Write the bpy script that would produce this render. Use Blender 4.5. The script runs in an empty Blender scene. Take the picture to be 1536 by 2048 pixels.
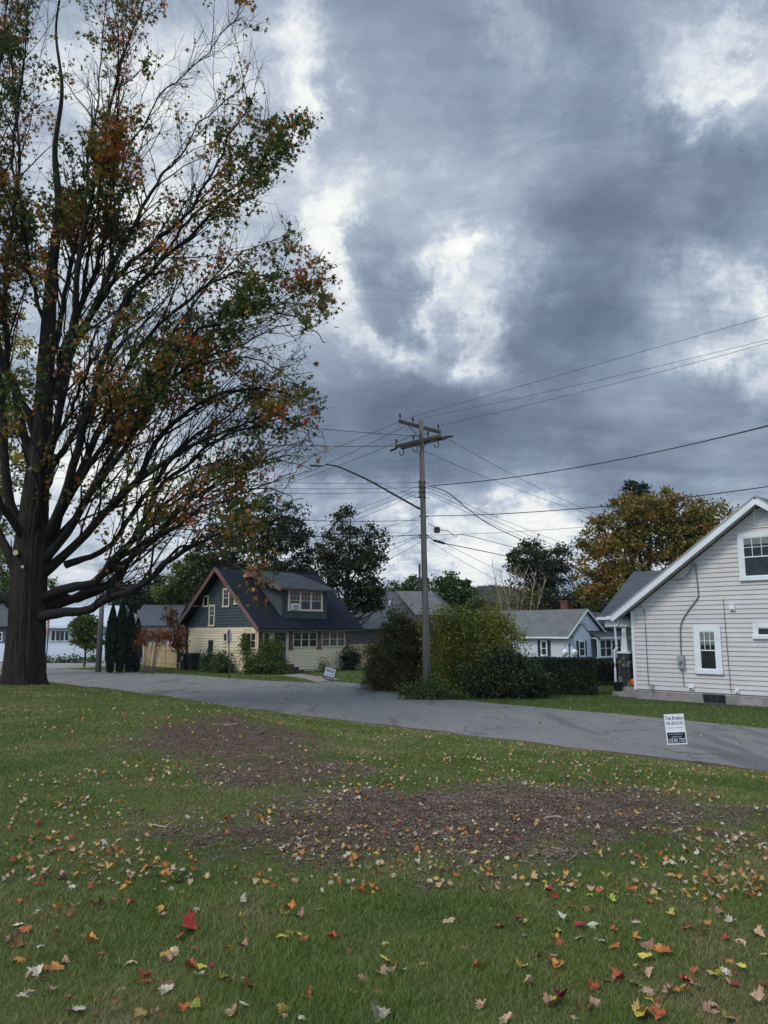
import bpy, math, random
import numpy as np
from mathutils import Vector
PI = math.pi
random.seed(7); rng = np.random.default_rng(7)
scene = bpy.context.scene
COL = scene.collection

# ------------------------------------------------------------------ camera
EYE = 2.5; PITCH = math.radians(8.8); FPX = 1538.0
cam_d = bpy.data.cameras.new('camera'); cam = bpy.data.objects.new('camera', cam_d); COL.objects.link(cam)
cam.location = (0, 0, EYE); cam.rotation_euler = (PI/2 + PITCH, 0, 0)
cam_d.sensor_fit = 'VERTICAL'; cam_d.sensor_height = 24; cam_d.lens = 24*FPX/2048
cam_d.clip_start = .05; cam_d.clip_end = 8000
scene.camera = cam
scene.view_settings.view_transform = 'Standard'; scene.view_settings.look = 'None'
scene.view_settings.exposure = 0.18; scene.view_settings.gamma = 1
FW = np.array([0, math.cos(PITCH), math.sin(PITCH)]); UP = np.array([0, -math.sin(PITCH), math.cos(PITCH)]); CAM = np.array([0, 0, EYE])
def ray(x, y): return np.array([(x-768)/FPX, 0, 0]) + UP*(1024-y)/FPX + FW      # a point of the photo (1536 x 2048) as a direction
def onz(x, y, z=0.): r = ray(x, y); return CAM + r*((z-EYE)/r[2])
def aty(x, y, Y): r = ray(x, y); return CAM + r*(Y/r[1])
def lin(c): return tuple(((v/255)/12.92 if v/255 <= .04045 else ((v/255+.055)/1.055)**2.4) for v in c)

# ------------------------------------------------------------------ node helpers
def nn(nt, t, **k):
    n = nt.nodes.new(t)
    for a, b in k.items(): setattr(n, a, b)
    return n
def lk(nt, a, b): nt.links.new(a, b)
def mth(nt, op, a, b=None, c=None, clamp=False):
    n = nn(nt, 'ShaderNodeMath', operation=op); n.use_clamp = clamp
    for i, v in enumerate((a, b, c)):
        if v is None: continue
        if isinstance(v, (int, float)): n.inputs[i].default_value = v
        else: lk(nt, v, n.inputs[i])
    return n.outputs[0]
def vmt(nt, op, a, b=None):
    n = nn(nt, 'ShaderNodeVectorMath', operation=op)
    for i, v in enumerate((a, b)):
        if v is None: continue
        if isinstance(v, (tuple, list, np.ndarray)): n.inputs[i].default_value = tuple(float(q) for q in v)
        else: lk(nt, v, n.inputs[i])
    return n
def noise(nt, vec, scale, detail=4, rough=.5, dist=0.):
    n = nn(nt, 'ShaderNodeTexNoise'); n.inputs['Scale'].default_value = scale; n.inputs['Detail'].default_value = detail
    n.inputs['Roughness'].default_value = rough; n.inputs['Distortion'].default_value = dist
    if vec is not None: lk(nt, vec, n.inputs['Vector'])
    return n
def ramp(nt, fac, stops, interp='LINEAR'):
    n = nn(nt, 'ShaderNodeValToRGB'); cr = n.color_ramp; cr.interpolation = interp
    while len(cr.elements) < len(stops): cr.elements.new(.5)
    for e, (p, c) in zip(cr.elements, stops): e.position = p; e.color = (*c[:3], 1)
    lk(nt, fac, n.inputs[0]); return n.outputs[0]
def mixc(nt, f, a, b, blend='MIX'):
    n = nn(nt, 'ShaderNodeMix', data_type='RGBA', blend_type=blend)
    for s, v in ((n.inputs[0], f), (n.inputs[6], a), (n.inputs[7], b)):
        if isinstance(v, (int, float)): s.default_value = v
        elif isinstance(v, tuple): s.default_value = (*v[:3], 1)
        else: lk(nt, v, s)
    return n.outputs[2]

# ------------------------------------------------------------------ world: broken autumn overcast
SUN_EL, SUN_AZ = math.radians(48), math.radians(238)       # soft sun behind cloud
world = bpy.data.worlds.new('World'); scene.world = world; world.use_nodes = True
nt = world.node_tree; nt.nodes.clear()
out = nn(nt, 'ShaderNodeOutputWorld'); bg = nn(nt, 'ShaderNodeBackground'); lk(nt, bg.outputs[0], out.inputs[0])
tc = nn(nt, 'ShaderNodeTexCoord'); D = tc.outputs['Generated']
sep = nn(nt, 'ShaderNodeSeparateXYZ'); lk(nt, D, sep.inputs[0])
zc = mth(nt, 'ADD', mth(nt, 'MAXIMUM', sep.outputs[2], 0.0), .22)
pl = vmt(nt, 'DIVIDE', D, None); cb = nn(nt, 'ShaderNodeCombineXYZ')
for i in range(3): lk(nt, zc, cb.inputs[i])
lk(nt, cb.outputs[0], pl.inputs[1]); PLV = pl.outputs[0]
wn = noise(nt, D, 3.4, 6, .62); wv = vmt(nt, 'SUBTRACT', wn.outputs['Color'], (.5, .5, .5)); wv = vmt(nt, 'SCALE', wv.outputs[0]); wv.inputs['Scale'].default_value = .15
wn2 = noise(nt, D, 9, 8, .66); wv2 = vmt(nt, 'SUBTRACT', wn2.outputs['Color'], (.5, .5, .5)); wv2 = vmt(nt, 'SCALE', wv2.outputs[0]); wv2.inputs['Scale'].default_value = .17
DW = vmt(nt, 'ADD', vmt(nt, 'ADD', D, wv.outputs[0]).outputs[0], wv2.outputs[0]).outputs[0]
# px, py, radius a, radius b, angle, weight   (bright breaks and dark banks)
BL = [(600,60,36,80,-8,.20),(605,220,20,80,0,.16),(690,480,38,60,-8,.42),(700,580,28,50,-8,.20),(915,480,48,26,20,.30),(1015,560,40,46,0,.22),(905,560,20,55,-20,.24),(980,700,30,86,22,.42),(880,650,26,26,0,.22),(870,580,60,90,0,.12),
      (795,700,60,26,-10,.36),(1470,50,46,48,20,.30),(1520,150,46,30,20,.22),(1390,190,80,22,-30,.18),(1470,590,170,36,-22,.32),(1330,690,120,30,-20,.20),(1500,700,100,50,-20,.18),
      (900,1085,230,50,0,.46),(640,1000,140,30,0,.22),(930,1160,300,45,0,.26),(150,150,240,110,20,.20),(330,200,90,130,-30,.12),(100,560,200,160,0,.14),(300,1000,220,150,0,.30),(400,480,110,190,20,.16),
      (890,400,160,60,-25,.10),(1020,330,60,120,0,.06),(1010,60,30,60,0,.18),
      (760,220,150,220,0,-.10),(1290,440,250,130,-30,-.22),(1180,560,110,90,0,-.14),(900,790,180,80,10,-.16),(620,840,150,130,0,-.10),(1200,150,150,130,0,-.06),
      (820,590,60,60,0,-.26),(1260,870,330,60,-8,-.12),(1150,660,70,60,0,-.12),(700,930,150,60,0,-.08)]
acc = None
for (x, y, ra, rb, an, w) in BL:
    d = ray(x, y); d /= np.linalg.norm(d); k = 1.15/FPX; c, s = math.cos(math.radians(an)), math.sin(math.radians(an))
    q = vmt(nt, 'SUBTRACT', DW, d).outputs[0]
    e1 = np.array([c/(ra*k), 0, s/(ra*k)]); e2 = np.array([-s/(rb*k), 0, c/(rb*k)])
    a1 = vmt(nt, 'DOT_PRODUCT', q, e1).outputs['Value']; a2 = vmt(nt, 'DOT_PRODUCT', q, e2).outputs['Value']
    g = mth(nt, 'EXPONENT', mth(nt, 'MULTIPLY', mth(nt, 'MULTIPLY_ADD', a1, a1, mth(nt, 'MULTIPLY', a2, a2)), -.7))
    acc = mth(nt, 'MULTIPLY', g, w) if acc is None else mth(nt, 'MULTIPLY_ADD', g, w, acc)
f1 = noise(nt, PLV, 1.15, 9, .56, .3).outputs[0]; f2 = noise(nt, PLV, 3.6, 10, .64, .9).outputs[0]
val = mth(nt, 'ADD', acc, mth(nt, 'MULTIPLY_ADD', mth(nt, 'SUBTRACT', f1, .5), 1.05, .355))
# fine structure is stronger inside the bright breaks
det = mth(nt, 'MULTIPLY', mth(nt, 'SUBTRACT', f2, .5), mth(nt, 'MULTIPLY_ADD', mth(nt, 'MAXIMUM', acc, 0.), 1.3, .34))
mp = nn(nt, 'ShaderNodeMapping'); mp.inputs['Rotation'].default_value = (0, 0, .7); mp.inputs['Scale'].default_value = (1., 3.4, 1.); lk(nt, PLV, mp.inputs[0])
f4 = noise(nt, mp.outputs[0], 2.6, 8, .62, .8).outputs[0]; val = mth(nt, 'ADD', val, mth(nt, 'MULTIPLY', mth(nt, 'SUBTRACT', f4, .5), .30))
f3 = noise(nt, DW, 7.5, 10, .68, .4).outputs[0]
val = mth(nt, 'ADD', mth(nt, 'ADD', val, det), mth(nt, 'MULTIPLY', mth(nt, 'SUBTRACT', f3, .5), mth(nt, 'MULTIPLY_ADD', mth(nt, 'MAXIMUM', acc, 0.), 2.6, .32)))
cloud = ramp(nt, val, [(0., lin((86,99,120))), (.20, lin((108,122,143))), (.38, lin((137,151,171))), (.54, lin((167,179,195))), (.66, lin((203,211,221))), (.80, lin((236,239,237))), (1., lin((251,251,246)))])
tint = noise(nt, PLV, 1.9, 3, .5).outputs[0]
cloud = mixc(nt, .10, cloud, ramp(nt, tint, [(.38, lin((100,128,142))), (.62, lin((132,137,155)))]))
sky = nn(nt, 'ShaderNodeTexSky', sky_type='NISHITA'); sky.sun_disc = False; sky.sun_elevation = SUN_EL; sky.sun_rotation = SUN_AZ
skc = vmt(nt, 'SCALE', sky.outputs[0]); skc.inputs['Scale'].default_value = .10
gapn = noise(nt, D, 9, 4, .6).outputs[0]
gap = mth(nt, 'MULTIPLY', mth(nt, 'GREATER_THAN', 2., 1.), ramp(nt, mth(nt, 'MULTIPLY', gapn, mth(nt, 'MULTIPLY_ADD', acc, .9, .55)), [(.50, (0,0,0)), (.80, (.45,.45,.45))]))
cloud = mixc(nt, gap, cloud, mixc(nt, .5, skc.outputs[0], lin((160,196,218))))
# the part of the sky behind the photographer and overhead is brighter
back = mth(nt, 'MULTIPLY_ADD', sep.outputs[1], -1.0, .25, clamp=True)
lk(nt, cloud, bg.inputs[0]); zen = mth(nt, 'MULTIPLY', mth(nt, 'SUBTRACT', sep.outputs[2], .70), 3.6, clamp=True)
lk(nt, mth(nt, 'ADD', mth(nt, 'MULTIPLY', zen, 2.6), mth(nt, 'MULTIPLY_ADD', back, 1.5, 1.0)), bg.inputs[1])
try: world.cycles.sampling_method = 'MANUAL'; world.cycles.sample_map_resolution = 1024
except Exception: pass
sl = bpy.data.lights.new('sun', 'SUN'); sl.energy = 1.9; sl.angle = math.radians(20); sl.color = (1, .93, .82)
so = bpy.data.objects.new('sun', sl); COL.objects.link(so); so.rotation_euler = (PI/2 - SUN_EL, 0, PI - SUN_AZ)
so.location = (0, 0, 60)

# ------------------------------------------------------------------ materials
def mat(name, col, rough=.8, var=.12, scale=6., bump=0., bscale=30., spec=.3, metal=0., stretch=None, dirt=None, coord='Object'):
    m = bpy.data.materials.new(name); m.use_nodes = True; nt = m.node_tree; p = nt.nodes['Principled BSDF']
    t = nn(nt, 'ShaderNodeTexCoord').outputs[coord]
    if stretch: t = vmt(nt, 'MULTIPLY', t, stretch).outputs[0]
    n1 = noise(nt, t, scale, 6, .6).outputs[0]
    c0 = tuple(max(0, v*(1-var*2)) for v in col); c1 = tuple(min(1, v*(1+var*2)) for v in col)
    c = ramp(nt, n1, [(.25, c0), (.75, c1)])
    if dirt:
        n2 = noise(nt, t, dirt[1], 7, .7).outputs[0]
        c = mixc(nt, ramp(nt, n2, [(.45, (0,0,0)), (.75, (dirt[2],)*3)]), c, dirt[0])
    lk(nt, c, p.inputs['Base Color']); p.inputs['Roughness'].default_value = rough; p.inputs['Metallic'].default_value = metal
    p.inputs['Specular IOR Level'].default_value = spec
    if bump:
        b = nn(nt, 'ShaderNodeBump'); b.inputs['Strength'].default_value = 1; b.inputs['Distance'].default_value = bump
        lk(nt, noise(nt, t, bscale, 6, .65).outputs[0], b.inputs['Height']); lk(nt, b.outputs[0], p.inputs['Normal'])
    return m
def leafmat(name, stops, patch=.5, pscale=.5, trans=.35, rough=.6):
    """leaves: colour picked by leaf (island) and by slow noise through the crown, partly translucent"""
    m = bpy.data.materials.new(name); m.use_nodes = True; nt = m.node_tree; nt.nodes.remove(nt.nodes['Principled BSDF'])
    o = nt.nodes['Material Output']; geo = nn(nt, 'ShaderNodeNewGeometry'); tcn = nn(nt, 'ShaderNodeTexCoord')
    n1 = noise(nt, tcn.outputs['Object'], pscale, 3, .6).outputs[0]
    k = mth(nt, 'MULTIPLY_ADD', mth(nt, 'SUBTRACT', n1, .5), 2.6*patch, mth(nt, 'MULTIPLY_ADD', geo.outputs['Random Per Island'], 1-patch, patch*.5), clamp=True)
    c = ramp(nt, k, stops)
    df = nn(nt, 'ShaderNodeBsdfDiffuse'); tr = nn(nt, 'ShaderNodeBsdfTranslucent'); gl = nn(nt, 'ShaderNodeBsdfGlossy'); gl.inputs['Roughness'].default_value = .45
    lk(nt, c, df.inputs[0]); lk(nt, mixc(nt, .5, c, mixc(nt, 1., c, (1., .9, .4), 'MULTIPLY')), tr.inputs[0])
    a = nn(nt, 'ShaderNodeMixShader'); a.inputs[0].default_value = trans; lk(nt, df.outputs[0], a.inputs[1]); lk(nt, tr.outputs[0], a.inputs[2])
    b = nn(nt, 'ShaderNodeMixShader'); b.inputs[0].default_value = .03; lk(nt, a.outputs[0], b.inputs[1]); lk(nt, gl.outputs[0], b.inputs[2])
    lk(nt, b.outputs[0], o.inputs[0]); return m
def flat(name, col, rough=.6, spec=.3): return mat(name, col, rough, .05, 4, spec=spec)
M = {}
M['cream'] = mat('cream_siding', (.70,.62,.44), .7, .02, 1.0)
M['creamtrim'] = mat('cream_trim', (.66,.58,.43), .6, .06, 3)
M['green'] = mat('green_shingle', (.045,.068,.072), .8, .12, 3, dirt=((.09,.11,.10), 5, .3))
M['maroon'] = mat('maroon_trim', (.15,.088,.075), .7, .1, 3)
M['step'] = mat('maroon_step', (.055,.03,.035), .7, .1, 3)
M['teal'] = mat('teal_door', (.012,.07,.09), .45, .06, 3)
M['darkdoor'] = mat('dark_door', (.02,.04,.04), .5, .06, 3)
def shingle(name, a, b, sc=1.):
    m = bpy.data.materials.new(name); m.use_nodes = True; nt = m.node_tree; p = nt.nodes['Principled BSDF']
    uv = nn(nt, 'ShaderNodeUVMap').outputs[0]
    br = nn(nt, 'ShaderNodeTexBrick'); lk(nt, uv, br.inputs[0]); br.inputs['Scale'].default_value = 1
    br.inputs['Brick Width'].default_value = .33*sc; br.inputs['Row Height'].default_value = .15*sc; br.inputs['Mortar Size'].default_value = .012
    br.inputs['Color1'].default_value = (*a, 1); br.inputs['Color2'].default_value = (*b, 1); br.inputs['Mortar'].default_value = (*[v*.45 for v in a], 1); br.inputs['Bias'].default_value = 0
    n1 = noise(nt, uv, .7, 6, .65).outputs[0]
    c = mixc(nt, .55, br.outputs[0], ramp(nt, n1, [(.3, tuple(v*.75 for v in a)), (.7, tuple(v*1.25 for v in b))]))
    n2 = noise(nt, uv, 60, 3, .6).outputs[0]
    c = mixc(nt, .35, c, ramp(nt, n2, [(.3, tuple(v*.5 for v in a)), (.7, tuple(v*1.8 for v in b))]))
    lk(nt, c, p.inputs['Base Color']); p.inputs['Roughness'].default_value = .9; p.inputs['Specular IOR Level'].default_value = .15
    bm_ = nn(nt, 'ShaderNodeBump'); bm_.inputs['Distance'].default_value = .012; lk(nt, br.outputs['Fac'], bm_.inputs['Height']); bm_.invert = True; lk(nt, bm_.outputs[0], p.inputs['Normal'])
    return m
M['navyroof'] = shingle('navy_shingle', (.009,.012,.019), (.014,.018,.027))
M['dormroof'] = shingle('weathered_shingle', (.030,.038,.045), (.048,.056,.062))
M['greyroof'] = shingle('grey_shingle', (.075,.082,.090), (.145,.152,.158))
M['slateroof'] = shingle('slate_shingle', (.042,.050,.062), (.088,.098,.115), 1.2)
M['palemetal'] = mat('pale_roof', (.42,.46,.52), .5, .06, 2)
M['vinyl'] = mat('vinyl_siding', (.525,.52,.52), .55, .04, 1.5, dirt=((.40,.37,.38), 1.2, .3))
M['bluevinyl'] = mat('blue_white_siding', (.50,.56,.64), .6, .04, 1.5)
M['white'] = mat('white_paint', (.66,.72,.76), .5, .05, 3)
M['purewhite'] = mat('white_vinyl', (.62,.68,.78), .45, .03, 1.2)
M['soffit'] = mat('soffit', (.42,.42,.43), .7, .05, 2)
M['concrete'] = mat('concrete', (.27,.26,.25), .9, .15, 3, .004, 40, dirt=((.12,.12,.11), 2.5, .6))
M['cellarglass'] = mat('cellar_glass', (.02,.022,.025), .25, .1, 3)
M['black'] = mat('black_paint', (.012,.012,.016), .5, .1, 5)
M['darkmetal'] = mat('dark_metal', (.06,.065,.07), .5, .1, 8, metal=.3)
M['greymetal'] = mat('grey_metal', (.30,.32,.34), .5, .08, 8, metal=.2)
M['galv'] = mat('galvanised', (.36,.40,.43), .45, .08, 8, metal=.5)
M['cable'] = mat('cable', (.018,.018,.02), .6, .1, 8)
M['greycable'] = mat('grey_cable', (.16,.16,.17), .6, .1, 8)
M['pole'] = mat('weathered_wood_pole', (.17,.155,.14), .9, .2, 3, .006, 12, stretch=(6,6,.35), dirt=((.06,.05,.045), 2, .7))
M['crossarm'] = mat('crossarm_wood', (.09,.08,.072), .9, .2, 4)
M['insul'] = mat('insulator', (.05,.035,.03), .25, .1, 8, spec=.6)
M['tanwood'] = mat('tan_fence', (.40,.31,.18), .8, .1, 3, stretch=(1,1,.3), dirt=((.2,.15,.08), 4, .4))
M['brick'] = mat('brick', (.13,.06,.045), .9, .2, 12)
M['stone'] = mat('dark_stone', (.035,.035,.042), .8, .3, 9)
m_ = M['stone']; nt = m_.node_tree; gi = nn(nt, 'ShaderNodeNewGeometry'); lk(nt, ramp(nt, gi.outputs['Random Per Island'], [(0., (.03,.03,.038)), (.6, (.06,.058,.065)), (1., (.17,.16,.16))]), nt.nodes['Principled BSDF'].inputs['Base Color'])
M['stone2'] = mat('pale_stone', (.10,.10,.115), .8, .3, 9)
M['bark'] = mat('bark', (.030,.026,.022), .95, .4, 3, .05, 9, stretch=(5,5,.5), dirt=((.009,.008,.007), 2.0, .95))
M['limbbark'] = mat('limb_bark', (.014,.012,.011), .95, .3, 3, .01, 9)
M['barkfar'] = mat('far_bark', (.05,.042,.036), .95, .2, 4)
M['palebark'] = mat('pale_bark', (.34,.28,.22), .9, .2, 4)
M['stemgrey'] = mat('grey_stems', (.12,.10,.085), .9, .2, 4)
M['cutwood'] = mat('cut_wood', (.50,.38,.24), .8, .12, 30)
M['pumpkin'] = mat('pumpkin', (.62,.10,.02), .5, .1, 6)
M['stopred'] = mat('sign_red', (.42,.035,.04), .45, .08, 6)
M['signwhite'] = mat('sign_white', (.72,.76,.80), .5, .03, 6)
M['signblack'] = mat('sign_black', (.012,.014,.03), .5, .05, 6)
M['lens'] = mat('lamp_lens', (.35,.37,.38), .3, .05, 6)
M['curtain'] = mat('curtain', (.22,.23,.21), .9, .15, 5, stretch=(12,12,.5))
M['blind'] = mat('drawn_blind_glass', (.16,.19,.18), .12, .15, 3, spec=.5)
M['shutter'] = mat('shutter', (.022,.022,.045), .6, .1, 6)
def glassmat(name, col, rough=.07):
    m = mat(name, col, rough, .35, 2.2, spec=.55); return m
M['glass'] = glassmat('window_glass', (.018,.022,.026)); M['glass2'] = glassmat('curtained_glass', (.08,.085,.08), .12)

# ------------------------------------------------------------------ mesh helpers
def tag(o, label=None, cat=None, group=None, kind=None):
    if label: o['label'] = label
    if cat: o['category'] = cat
    if group: o['group'] = group
    if kind: o['kind'] = kind
    return o
def empty(name, loc, rz, label, cat, group=None):
    o = bpy.data.objects.new(name, None); COL.objects.link(o); o.location = loc; o.rotation_euler = (0, 0, rz); o.empty_display_size = .2
    return tag(o, label, cat, group)
def link(name, me, m, parent=None, loc=None, rz=0):
    o = bpy.data.objects.new(name, me)
    if m: me.materials.append(m)
    COL.objects.link(o)
    if parent: o.parent = parent
    if loc is not None: o.location = loc; o.rotation_euler = (0, 0, rz)
    return o
class MB:
    def __init__(s): s.v = []; s.f = []; s.uv = {}
    def quad(s, *p, uv=None):
        i = len(s.v); s.v += [tuple(map(float, q)) for q in p]; s.f.append(tuple(range(i, i+len(p))))
        if uv: s.uv[len(s.f)-1] = uv
        return s
    def hexa(s, b, t):      # 4 bottom, 4 top points
        i = len(s.v); s.v += [tuple(map(float, q)) for q in list(b)+list(t)]
        s.f += [(i+3,i+2,i+1,i), (i+4,i+5,i+6,i+7)] + [(i+k, i+(k+1)%4, i+4+(k+1)%4, i+4+k) for k in range(4)]
        return s
    def box(s, x0, x1, y0, y1, z0, z1):
        return s.hexa([(x0,y0,z0),(x1,y0,z0),(x1,y1,z0),(x0,y1,z0)], [(x0,y0,z1),(x1,y0,z1),(x1,y1,z1),(x0,y1,z1)])
    def bar(s, a, b, w, h=None, up=(0,0,1)):     # box along a-b
        a = Vector(a); b = Vector(b); h = h or w; d = (b-a).normalized(); up = Vector(up)
        if abs(d.dot(up)) > .98: up = Vector((1,0,0))
        x = d.cross(up).normalized()*w/2; y = x.cross(d).normalized()*h/2
        return s.hexa([a-x-y, a+x-y, a+x+y, a-x+y], [b-x-y, b+x-y, b+x+y, b-x+y])
    def tube(s, pts, rad, n=8, cap=True):
        P = np.array(pts, float); R = np.full(len(P), rad) if np.isscalar(rad) else np.array(rad, float)
        i0 = len(s.v); T = np.gradient(P, axis=0); T /= np.linalg.norm(T, axis=1)[:, None]+1e-9
        ref = np.array([0,0,1.]) if abs(T[0][2]) < .9 else np.array([1.,0,0])
        for p, r, t in zip(P, R, T):
            x = np.cross(t, ref); x /= np.linalg.norm(x)+1e-9; y = np.cross(x, t)
            for k in range(n):
                a = 2*PI*k/n; s.v.append(tuple(p + r*(math.cos(a)*x + math.sin(a)*y)))
        for j in range(len(P)-1):
            for k in range(n): s.f.append((i0+j*n+k, i0+(j+1)*n+k, i0+(j+1)*n+(k+1)%n, i0+j*n+(k+1)%n))
        if cap: s.f.append(tuple(i0+k for k in range(n))); s.f.append(tuple(i0+(len(P)-1)*n+n-1-k for k in range(n)))
        return s
    def lathe(s, prof, c=(0,0,0), n=16):     # prof: (r, z)
        i0 = len(s.v)
        for r, z in prof:
            for k in range(n): a = 2*PI*k/n; s.v.append((c[0]+r*math.cos(a), c[1]+r*math.sin(a), c[2]+z))
        for j in range(len(prof)-1):
            for k in range(n): s.f.append((i0+j*n+k, i0+j*n+(k+1)%n, i0+(j+1)*n+(k+1)%n, i0+(j+1)*n+k))
        s.f.append(tuple(i0+n-1-k for k in range(n))); s.f.append(tuple(i0+(len(prof)-1)*n+k for k in range(n)))
        return s
    def build(s, name, m, parent=None, loc=None, rz=0, smooth=False):
        me = bpy.data.meshes.new(name); me.from_pydata(s.v, [], s.f)
        if s.uv:
            ul = me.uv_layers.new(name='UVMap')
            for fi, uv in s.uv.items():
                for li, c in zip(me.polygons[fi].loop_indices, uv): ul.data[li].uv = c
        if smooth: me.polygons.foreach_set('use_smooth', [True]*len(me.polygons))
        me.update(); return link(name, me, m, parent, loc, rz)
def npmesh(name, V, k=None, loops=None, starts=None, smooth=False, attr=None):
    """V (n,3); k: every k vertices are one polygon, or explicit loops/starts"""
    me = bpy.data.meshes.new(name); V = np.asarray(V, np.float32).reshape(-1, 3)
    me.vertices.add(len(V)); me.vertices.foreach_set('co', V.ravel())
    if loops is None: loops = np.arange(len(V), dtype=np.int32); starts = np.arange(0, len(V), k, dtype=np.int32)
    me.loops.add(len(loops)); me.loops.foreach_set('vertex_index', np.asarray(loops, np.int32))
    me.polygons.add(len(starts)); me.polygons.foreach_set('loop_start', np.asarray(starts, np.int32))
    if smooth: me.polygons.foreach_set('use_smooth', np.ones(len(starts), bool))
    me.update(calc_edges=True); me.validate()
    if attr:
        for an, av in attr.items():
            a = me.attributes.new(an, 'FLOAT', 'POINT'); a.data.foreach_set('value', np.asarray(av, np.float32).ravel())
    return me
# value noise for scattering
_tab = rng.random((256, 256))
def vnoise(x, y, sc):
    x = np.asarray(x)*sc+500.3; y = np.asarray(y)*sc+500.7; xi = np.floor(x).astype(int); yi = np.floor(y).astype(int); fx = x-xi; fy = y-yi
    fx = fx*fx*(3-2*fx); fy = fy*fy*(3-2*fy); g = lambda a, b: _tab[a % 256, b % 256]
    return (g(xi,yi)*(1-fx)+g(xi+1,yi)*fx)*(1-fy) + (g(xi,yi+1)*(1-fx)+g(xi+1,yi+1)*fx)*fy
def fbm(x, y, sc, o=4): return sum(vnoise(x+7.3*i, y-3.1*i, sc*2**i)/2**i for i in range(o))/sum(1/2**i for i in range(o))

# ------------------------------------------------------------------ terrain
P0 = np.array([6.94, 14.45]); A = np.array([-.711, .703]); NB = np.array([-.703, -.711])   # near road edge, its direction, and the way towards the photographer
U = np.array([.7121, .7021]); Vv = np.array([-.7021, .7121])                                # the street grid
def bank(x, y): return (x-P0[0])*NB[0] + (y-P0[1])*NB[1]
def sm(a, b, x): t = np.clip((x-a)/(b-a), 0, 1); return t*t*(3-2*t)
def height(x, y):
    x = np.asarray(x, float); y = np.asarray(y, float); s = bank(x, y)
    tau = 5.2 - 2.4*sm(0, -9, x)
    h = .92*(1-np.exp(-np.clip(s-.3, 0, None)/tau))
    h = h + (.36*np.exp(-((x+3.7)/1.9)**2-((y-14.3)/1.7)**2) + .07*np.exp(-((x-1)/2.2)**2-((y-7.8)/1.5)**2)*(fbm(x,y,1.3)))*sm(.3, 2, s)
    h = h + (fbm(x, y, .9)-.5)*.10*sm(.3, 2.5, s) + (fbm(x, y, 5)-.5)*.035*sm(.3, 1, s)
    far = sm(60, 400, y)
    return h*(np.hypot(x, y) < 300) 
def chips(x, y):
    """bare, mulch covered ground where stumps were ground out"""
    n = (fbm(x, y, .9)-.5)*2.2 + (fbm(x, y, 5)-.5)*1.9
    xr = (x-1.1); yr = (y-7.75); c, s_ = math.cos(.25), math.sin(-.25)
    a, b = xr*c - yr*s_*-1, xr*s_ + yr*c
    m2 = 1-np.sqrt((a/2.35)**2+(b/1.7)**2)
    m1 = 1-np.sqrt(((x+2.45)/1.45)**2+((y-12.6)/1.9)**2)
    m3 = .80-np.sqrt(((x+1.5)/1.3)**2+((y-10.2)/1.7)**2)
    return sm(-.30, .62, np.maximum(np.maximum(m2, m1), m3)+n*.50)
def ondirt(px, py):
    r = ray(px, py); t = 3.
    for _ in range(400):
        p = CAM+r*t
        if p[2] <= float(height(p[0], p[1])): break
        t += .03
    return CAM+r*t
gx = np.unique(np.concatenate([np.linspace(-1600,-60,22), np.linspace(-60,-9,60), np.linspace(-9,10,210), np.linspace(10,60,50), np.linspace(60,1600,22)]))
gy = np.unique(np.concatenate([np.linspace(-600,-10,8), np.linspace(-10,1.5,24), np.linspace(1.5,16,180), np.linspace(16,40,100), np.linspace(40,90,30), np.linspace(90,1600,24)]))
X, Y = np.meshgrid(gx, gy); H = height(X, Y); CH = chips(X, Y)*(bank(X, Y) > .5)
edge = np.exp(-np.clip(np.abs(bank(X, Y)-.1), 0, None)/.6)*(.5+.9*fbm(X, Y, 1.4))
V = np.stack([X, Y, H], -1).reshape(-1, 3); nx, ny = len(gx), len(gy)
I = np.arange(nx*ny).reshape(ny, nx); Q = np.stack([I[:-1,:-1], I[:-1,1:], I[1:,1:], I[1:,:-1]], -1).reshape(-1)
gm = npmesh('ground', V, loops=Q, starts=np.arange(0, len(Q), 4), smooth=True, attr={'chips': CH, 'verge': edge})
m = bpy.data.materials.new('lawn_soil'); m.use_nodes = True; nt = m.node_tree; p = nt.nodes['Principled BSDF']; p.inputs['Roughness'].default_value = .95; p.inputs['Specular IOR Level'].default_value = .1
t = nn(nt, 'ShaderNodeTexCoord').outputs['Object']
g1 = ramp(nt, noise(nt, t, .8, 6, .65).outputs[0], [(.3, (.045,.070,.016)), (.55, (.080,.105,.026)), (.8, (.15,.14,.06))])
g1 = mixc(nt, .5, g1, ramp(nt, noise(nt, t, 40, 4, .7).outputs[0], [(.3, (.018,.026,.010)), (.75, (.13,.13,.06))]))
d1 = ramp(nt, noise(nt, t, 30, 8, .8).outputs[0], [(.3, (.048,.034,.024)), (.5, (.10,.072,.052)), (.75, (.20,.155,.12))])
at = nn(nt, 'ShaderNodeAttribute', attribute_name='chips'); av = nn(nt, 'ShaderNodeAttribute', attribute_name='verge')
f = mth(nt, 'ADD', at.outputs['Fac'], mth(nt, 'MULTIPLY', av.outputs['Fac'], .9), clamp=True)
lk(nt, mixc(nt, f, g1, d1), p.inputs['Base Color'])
b = nn(nt, 'ShaderNodeBump'); b.inputs['Distance'].default_value = .03; lk(nt, noise(nt, t, 22, 7, .7).outputs[0], b.inputs['Height']); lk(nt, b.outputs[0], p.inputs['Normal'])
tag(link('ground', gm, m), kind='structure')

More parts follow.
